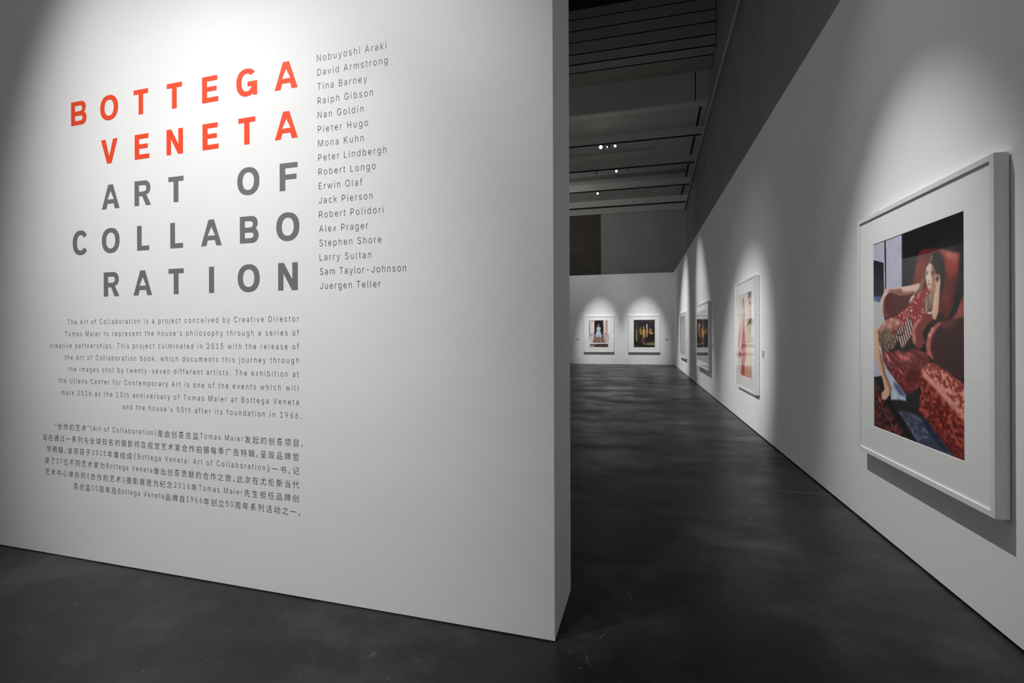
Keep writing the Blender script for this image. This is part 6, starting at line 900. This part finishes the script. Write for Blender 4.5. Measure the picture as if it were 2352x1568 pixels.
's':[365,[257,13,234,5,209,0,182,-1,158,0,135,4,115,10,96,19,81,29,67,42,56,58,48,76,44,89,56,91,76,96,89,98,94,84,105,67,120,54,138,45,158,40,181,38,207,40,230,46,249,57,263,70,272,85,275,103,273,117,268,130,259,141,247,150,232,157,214,162,193,167,172,172,151,177,120,186,96,198,77,213,64,230,56,250,54,274,56,293,61,311,71,327,84,342,99,354,118,364,139,371,162,376,187,377,211,376,232,372,251,366,268,358,282,347,293,335,303,321,311,305,315,295,304,292,285,288,272,285,268,294,259,308,247,321,231,331,211,338,187,340,165,338,145,332,127,323,113,310,104,295,101,277,103,262,109,249,119,238,133,229,150,222,170,216,189,212,209,207,228,203,258,193,283,181,301,166,314,149,322,130,324,106,322,86,316,68,307,51,293,36,277,23],[[50,52,51],[50,53,52],[49,53,50],[49,54,53],[48,54,49],[48,55,54],[47,55,48],[47,56,55],[46,56,47],[46,69,56],[69,57,56],[45,70,46],[70,69,46],[68,57,69],[45,71,70],[67,57,68],[67,58,57],[45,72,71],[66,58,67],[44,72,45],[44,73,72],[65,58,66],[65,59,58],[43,73,44],[43,74,73],[64,59,65],[64,60,59],[64,61,60],[43,75,74],[63,61,64],[42,75,43],[63,62,61],[42,76,75],[41,76,42],[41,77,76],[40,77,41],[40,78,77],[40,79,78],[39,79,40],[39,80,79],[39,81,80],[39,82,81],[38,82,39],[38,83,82],[38,84,83],[38,85,84],[37,85,38],[37,86,85],[36,86,37],[36,87,86],[35,87,36],[34,87,35],[33,87,34],[33,88,87],[32,88,33],[31,88,32],[30,88,31],[30,89,88],[29,89,30],[28,89,29],[28,90,89],[27,90,28],[27,91,90],[26,91,27],[14,16,15],[13,16,14],[12,16,13],[11,16,12],[26,92,91],[25,92,26],[11,17,16],[10,17,11],[24,92,25],[24,93,92],[10,18,17],[9,18,10],[23,93,24],[9,19,18],[23,94,93],[22,94,23],[9,20,19],[8,20,9],[21,94,22],[8,21,20],[8,94,21],[8,95,94],[7,95,8],[7,0,95],[6,0,7],[6,1,0],[5,1,6],[5,2,1],[4,2,5],[4,3,2]]],
't':[227,[13,372,72,372,138,372,197,372,197,362,197,344,197,334,138,334,72,334,13,334,13,344,13,362,72,93,72,219,72,345,72,464,85,464,106,464,119,464,119,347,119,222,119,97,120,81,124,68,131,57,141,49,154,44,170,43,175,43,180,43,186,44,192,45,198,46,196,46,199,35,202,18,205,7,205,7,198,5,191,4,183,3,176,3,169,3,139,6,116,14,97,26,83,44,75,66],[[11,1,0],[11,2,1],[11,3,2],[11,4,3],[10,4,11],[10,5,4],[9,5,10],[9,6,5],[8,6,9],[7,6,8],[14,16,15],[14,17,16],[14,18,17],[14,19,18],[14,20,19],[13,20,14],[13,21,20],[12,21,13],[12,22,21],[47,22,12],[47,23,22],[47,24,23],[46,24,47],[46,25,24],[46,26,25],[31,33,32],[31,34,33],[30,34,31],[46,27,26],[29,34,30],[45,27,46],[28,34,29],[27,34,28],[45,34,27],[45,35,34],[44,35,45],[44,36,35],[43,36,44],[38,36,37],[43,38,36],[42,38,43],[42,39,38],[42,40,39],[42,41,40]]],
'u':[410,[253,23,232,11,208,4,182,2,159,4,138,9,118,17,101,28,87,43,75,62,67,84,61,110,60,139,60,219,60,299,60,372,73,372,93,372,107,372,107,301,107,222,107,144,109,115,118,90,132,70,151,55,174,46,200,43,219,45,236,49,252,56,267,66,279,78,290,93,297,111,302,131,303,152,303,228,303,304,303,372,316,372,337,372,350,372,350,253,350,126,350,7,337,7,318,7,305,7,305,31,305,61,305,85,301,85,304,85,297,85,288,63,272,40],[[14,16,15],[14,17,16],[14,18,17],[14,19,18],[38,40,39],[38,41,40],[38,42,41],[38,43,42],[37,43,38],[14,20,19],[13,20,14],[37,44,43],[36,44,37],[13,21,20],[12,21,13],[35,44,36],[12,22,21],[11,22,12],[34,44,35],[34,45,44],[11,23,22],[33,51,34],[51,45,34],[10,23,11],[32,54,33],[54,51,33],[10,24,23],[32,55,54],[53,51,54],[53,51,52],[50,45,51],[9,24,10],[31,55,32],[9,25,24],[30,55,31],[30,56,55],[8,25,9],[49,45,50],[29,56,30],[8,26,25],[28,56,29],[8,27,26],[27,56,28],[7,27,8],[7,56,27],[7,0,56],[48,45,49],[6,0,7],[6,1,0],[5,1,6],[5,2,1],[4,2,5],[47,45,48],[46,45,47],[4,3,2]]],
'v':[389,[222,7,205,7,184,7,167,7,121,129,72,255,28,372,40,372,62,372,79,372,105,302,132,227,159,153,167,130,174,108,180,85,186,63,192,40,196,28,198,28,191,28,193,28,197,40,204,63,210,85,216,108,223,130,231,153,258,227,284,302,310,372,327,372,349,372,361,372,317,255,268,129],[[5,7,6],[5,8,7],[5,9,8],[5,10,9],[29,31,30],[29,32,31],[29,33,32],[29,34,33],[5,11,10],[28,34,29],[4,11,5],[28,35,34],[4,12,11],[27,35,28],[26,35,27],[4,13,12],[25,35,26],[4,14,13],[3,14,4],[25,0,35],[24,0,25],[3,15,14],[23,0,24],[3,16,15],[3,17,16],[22,0,23],[3,20,17],[20,18,17],[21,18,22],[18,19,22],[19,0,22],[3,21,20],[18,19,20],[3,18,21],[3,19,18],[3,2,19],[2,1,19],[1,0,19]]],
'w':[567,[193,7,178,7,158,7,143,7,106,128,68,255,32,372,44,372,66,372,82,372,96,322,111,267,127,212,133,188,140,162,147,135,154,105,161,74,167,48,172,48,168,48,174,48,179,73,185,104,192,133,199,161,206,187,213,212,228,267,243,322,257,372,273,372,295,372,311,372,325,322,340,267,355,212,361,188,368,162,375,134,382,105,388,73,394,48,399,48,395,48,400,48,405,73,413,104,420,134,427,161,434,187,440,212,456,267,471,322,485,372,502,372,523,372,535,372,500,255,461,128,424,7,409,7,389,7,374,7,359,59,342,116,326,174,321,191,316,209,311,227,307,245,302,263,297,282,293,301,288,320,285,331,281,331,286,331,282,331,279,320,275,301,270,282,265,263,261,245,256,226,251,208,246,191,241,174,225,116,208,59],[[5,7,6],[5,8,7],[5,9,8],[5,10,9],[29,31,30],[29,32,31],[29,33,32],[29,76,33],[76,78,33],[78,75,33],[75,77,33],[77,34,33],[53,55,54],[53,56,55],[53,57,56],[53,58,57],[29,78,76],[78,75,76],[29,79,78],[74,77,75],[74,34,77],[74,35,34],[28,79,29],[5,11,10],[52,58,53],[28,80,79],[73,35,74],[28,81,80],[72,35,73],[28,82,81],[71,35,72],[71,36,35],[27,82,28],[5,12,11],[51,58,52],[27,83,82],[70,36,71],[4,12,5],[51,59,58],[69,36,70],[27,84,83],[68,36,69],[27,85,84],[68,37,36],[26,85,27],[50,59,51],[4,13,12],[67,37,68],[26,86,85],[66,37,67],[26,87,86],[4,14,13],[66,38,37],[49,59,50],[25,87,26],[25,88,87],[65,38,66],[4,15,14],[65,39,38],[48,59,49],[24,88,25],[4,16,15],[65,40,39],[47,59,48],[23,88,24],[3,16,4],[47,60,59],[64,40,65],[23,89,88],[3,17,16],[64,41,40],[46,60,47],[22,89,23],[3,18,17],[64,42,41],[45,60,46],[21,89,22],[63,42,64],[21,0,89],[3,20,18],[20,19,18],[3,21,20],[3,0,21],[63,44,42],[44,43,42],[63,45,44],[63,60,45],[2,0,3],[1,0,2],[62,60,63],[61,60,62]]],
'x':[379,[87,8,68,8,44,8,36,8,78,68,128,141,163,192,163,203,163,187,163,197,130,245,83,314,44,371,52,371,76,371,96,371,109,350,125,326,141,301,152,283,163,266,172,249,181,233,191,217,193,214,197,214,186,214,190,214,192,217,201,233,210,250,218,266,228,283,240,301,256,326,272,350,286,371,305,371,328,371,337,371,297,314,250,243,217,195,217,184,217,199,217,189,252,138,302,67,342,8,334,8,310,8,291,8,275,33,256,61,238,90,226,107,216,124,207,140,198,156,189,171,187,174,183,174,194,174,190,174,189,171,180,156,171,140,163,124,153,107,141,90,123,61,104,33],[[11,13,12],[11,14,13],[11,15,14],[11,16,15],[35,37,36],[35,38,37],[35,39,38],[35,40,39],[11,17,16],[34,40,35],[11,18,17],[33,40,34],[10,18,11],[33,41,40],[10,19,18],[32,41,33],[31,41,32],[10,20,19],[30,41,31],[10,21,20],[29,41,30],[10,22,21],[9,7,10],[7,22,10],[29,44,41],[44,42,41],[28,25,29],[25,44,29],[7,23,22],[27,25,28],[7,26,23],[26,24,23],[7,27,26],[24,25,26],[7,25,27],[7,44,25],[6,8,7],[9,44,7],[9,43,44],[45,42,44],[8,43,9],[43,45,42],[5,8,6],[43,46,45],[5,61,8],[61,43,8],[61,60,43],[60,63,43],[63,62,43],[62,46,43],[5,60,61],[60,62,61],[5,64,60],[64,59,60],[63,62,60],[64,62,63],[64,59,62],[59,46,62],[58,46,59],[5,65,64],[57,46,58],[5,66,65],[4,66,5],[56,46,57],[4,67,66],[56,47,46],[55,47,56],[4,68,67],[54,47,55],[4,69,68],[4,70,69],[53,47,54],[3,70,4],[53,48,47],[3,71,70],[52,48,53],[3,0,71],[51,48,52],[50,48,51],[2,0,3],[1,0,2],[49,48,50]]],
'y':[389,[66,-136,59,-135,54,-133,56,-134,59,-123,64,-105,67,-94,64,-93,67,-94,70,-94,82,-96,94,-97,105,-96,116,-93,126,-87,135,-79,144,-68,151,-54,157,-38,161,-26,165,-15,170,-1,121,128,72,255,28,372,40,372,62,372,79,372,105,302,132,227,159,153,167,130,174,107,180,85,186,63,192,40,196,28,198,28,191,28,193,28,197,40,203,63,209,85,216,108,223,130,231,153,258,227,285,302,310,372,327,372,349,372,361,372,309,236,253,90,198,-55,190,-74,181,-89,171,-103,161,-114,149,-122,136,-129,123,-134,108,-137,91,-138,82,-138,73,-137],[[23,25,24],[23,26,25],[23,27,26],[23,28,27],[47,49,48],[47,50,49],[47,51,50],[47,52,51],[23,29,28],[46,52,47],[22,29,23],[46,53,52],[22,30,29],[45,53,46],[44,53,45],[22,31,30],[43,53,44],[22,32,31],[21,32,22],[42,53,43],[21,33,32],[42,54,53],[41,54,42],[21,34,33],[40,37,41],[37,54,41],[21,35,34],[39,37,40],[21,38,35],[38,36,35],[21,39,38],[36,37,38],[21,37,39],[21,54,37],[20,54,21],[19,54,20],[18,54,19],[17,54,18],[16,54,17],[16,55,54],[15,55,16],[15,56,55],[14,56,15],[13,56,14],[13,57,56],[12,57,13],[6,8,7],[5,8,6],[5,9,8],[5,10,9],[11,57,12],[5,11,10],[5,57,11],[5,58,57],[4,58,5],[4,59,58],[4,60,59],[3,60,4],[3,61,60],[3,1,2],[3,62,61],[1,62,3],[0,62,1],[65,62,0],[65,63,62],[64,63,65]]],
'“':[300,[115,325,98,325,75,325,61,325,76,380,94,443,110,502,120,502,135,502,143,502,134,446,124,383,238,325,221,325,198,325,184,325,199,380,217,443,233,502,243,502,259,502,266,502,257,446,247,383],[[5,7,6],[5,8,7],[5,9,8],[5,10,9],[5,11,10],[4,11,5],[4,0,11],[3,0,4],[2,0,3],[1,0,2],[17,19,18],[17,20,19],[17,21,20],[17,22,21],[17,23,22],[16,23,17],[16,12,23],[15,12,16],[14,12,15],[13,12,14]]],
'”':[300,[93,325,83,325,67,325,60,325,68,381,78,444,88,502,105,502,128,502,142,502,127,447,109,384,216,325,206,325,190,325,183,325,192,381,202,444,211,502,228,502,251,502,265,502,250,447,232,384],[[5,7,6],[5,8,7],[5,9,8],[5,10,9],[5,11,10],[4,11,5],[4,0,11],[3,0,4],[2,0,3],[1,0,2],[17,19,18],[17,20,19],[17,21,20],[17,22,21],[17,23,22],[16,23,17],[16,12,23],[15,12,16],[14,12,15],[13,12,14]]]}
GCAP = 502 / 1000.0
_gl = {}
def fill_mesh(cd):
    ob_ = bpy.data.objects.new('tmp', cd); COL.objects.link(ob_)
    bpy.context.view_layer.update()
    ev = ob_.evaluated_get(bpy.context.evaluated_depsgraph_get())
    me = bpy.data.meshes.new_from_object(ev)
    co = np.empty(len(me.vertices) * 3); me.vertices.foreach_get('co', co)
    faces = [tuple(p_.vertices) for p_ in me.polygons]
    bpy.data.objects.remove(ob_); bpy.data.meshes.remove(me)
    return co.reshape(-1, 3)[:, :2], faces
def is_cjk(ch):
    return ord(ch) > 0x2E80
def outline(ch):
    """(advance, verts, faces); latin in cap-height units, chinese in em units"""
    if ch in _gl:
        return _gl[ch]
    if is_cjk(ch):
        cd = bpy.data.curves.new('tmp', 'FONT'); cd.body = ch; cd.size = 1.0; cd.offset = -0.006; cd.resolution_u = 2; cd.fill_mode = 'FRONT'
        v_, f_ = fill_mesh(cd)
        if ch in '《》':
            v_ = v_ - np.array([(v_[:, 0].min() + v_[:, 0].max()) / 2 - 0.25, 0]); adv = 0.50
        elif ch in '，。':
            v_ = v_ - np.array([v_[:, 0].min() - 0.04, 0]); adv = 0.42
        else:
            adv = 1.0
        _gl[ch] = (adv, v_, f_)
    else:
        a, xy, faces = GLYPHS[ch]
        _gl[ch] = (a / 1000 / GCAP, np.array(xy, float).reshape(-1, 2) / 1000 / GCAP, [tuple(f_) for f_ in faces])
    return _gl[ch]
def text_line(name, body, xl, xr, zb, cap, parent, mat, sx=0.86, em=0.0, csx=0.98):
    """letters are tracked so that the line's ink runs exactly from xl to xr"""
    items = []
    for ch in body:
        a, v_, f_ = outline(ch)
        k_ = (em * csx, em) if is_cjk(ch) else (cap * sx, cap)
        items.append((a * k_[0], v_ * np.array(k_) if len(v_) else v_, f_, is_cjk(ch)))
    x0 = items[0][1][:, 0].min()
    x1 = sum(t_[0] for t_ in items[:-1]) + items[-1][1][:, 0].max()
    # chinese characters carry more tracking than latin ones
    wts = [1.1 if t_[3] else 1.0 for t_ in items[:-1]]
    trk = ((xr - xl) - (x1 - x0)) / sum(wts)
    V, Fc, x = [], [], -x0
    for t_, w_ in zip(items, wts + [0]):
        base = sum(len(q) for q in V)
        if len(t_[1]):
            V.append(t_[1] + np.array([x, -0.0045 if t_[3] else 0.0])); Fc += [tuple(i_ + base for i_ in f) for f in t_[2]]
        x += t_[0] + trk * w_
    co = np.concatenate(V)
    me = bpy.data.meshes.new(name)
    me.from_pydata([(a, b, 0.0) for a, b in co], [], Fc); me.materials.append(mat)
    o = bpy.data.objects.new(name, me); COL.objects.link(o); o.parent = parent; o.location = (xl, zb, 0.0006)
    o['kind'] = 'stuff'
    return o
NAMES = [('Nobuyoshi Araki', -.9096), ('David Armstrong', -.9018), ('Tina Barney', -1.0286), ('Ralph Gibson', -.9929), ('Nan Goldin', -1.0518),
         ('Pieter Hugo', -1.0235), ('Mona Kuhn', -1.0517), ('Peter Lindbergh', -.9119), ('Robert Longo', -.9783), ('Erwin Olaf', -1.0611),
         ('Jack Pierson', -.9975), ('Robert Polidori', -.9312), ('Alex Prager', -1.0256), ('Stephen Shore', -.9441), ('Larry Sultan', -1.0077),
         ('Sam Taylor-Johnson', -.7967), ('Juergen Teller', -.9504)]
t3 = title_space('name_list', label='column of seventeen small thin grey name lines, right of the large capitals', cat='lettering')
for i, (b_, xr) in enumerate(NAMES):
    text_line('name_line', b_, -1.3487 + 0.0009 * i, xr, 3.0385 - 0.08008 * i, 0.0375, t3, M_DARK)
EN = [('The Art of Collaboration is a project conceived by Creative Director', -3.3422, -1.4772, 1.5765),
      ("Tomas Maier to represent the house's philosophy through a series of", -3.369, -1.4776, 1.4972),
      ('creative partnerships. This project culminated in 2015 with the release of', -3.5148, -1.4779, 1.4175),
      ('the Art of Collaboration book, which documents this journey through', -3.3699, -1.4795, 1.338),
      ('the images shot by twenty-seven different artists. The exhibition at', -3.3385, -1.4799, 1.2595),
      ('the Ullens Center for Contemporary Art is one of the events which will', -3.433, -1.4802, 1.180),
      ('mark 2016 as the 15th anniversary of Tomas Maier at Bottega Veneta', -3.4018, -1.4806, 1.0998),
      ("and the house's 50th after its foundation in 1966.", -2.8421, -1.4638, 1.0228)]
t4 = title_space('text_panel', label='right-aligned paragraph of eight English text lines below the grey capitals', cat='lettering')
for b_, xl, xr, z in EN:
    text_line('text_line', b_, xl, xr, z, 0.0335, t4, M_DARK, sx=0.85)
ZH = [('“合作的艺术”(Art of Collaboration)是由创意总监Tomas Maier发起的创意项目，', -3.467, -1.4554, .8690),
      ('旨在通过一系列与全球知名的摄影师及视觉艺术家合作拍摄每季广告特辑，呈现品牌哲', -3.5849, -1.4803, .7885),
      ('学精髓。该项目于2015年集结成《Bottega Veneta: Art of Collaboration》一书，记', -3.5495, -1.4795, .7095),
      ('录了27位不同艺术家为Bottega Veneta做出创意贡献的合作之旅。此次在尤伦斯当代', -3.5682, -1.4798, .6305),
      ('艺术中心举办的《合作的艺术》摄影展是为纪念2016年Tomas Maier先生担任品牌创', -3.5652, -1.4832, .5515),
      ('意总监15周年及Bottega Veneta品牌自1966年创立50周年系列活动之一。', -3.2908, -1.4717, .4735)]
t5 = title_space('text_panel', label='right-aligned paragraph of six Chinese text lines, lowest writing on the title wall', cat='lettering')
for b_, xl, xr, z in ZH:
    text_line('text_line', b_, xl, xr, z, 0.0335, t5, M_DARK, sx=0.85, em=0.0480)
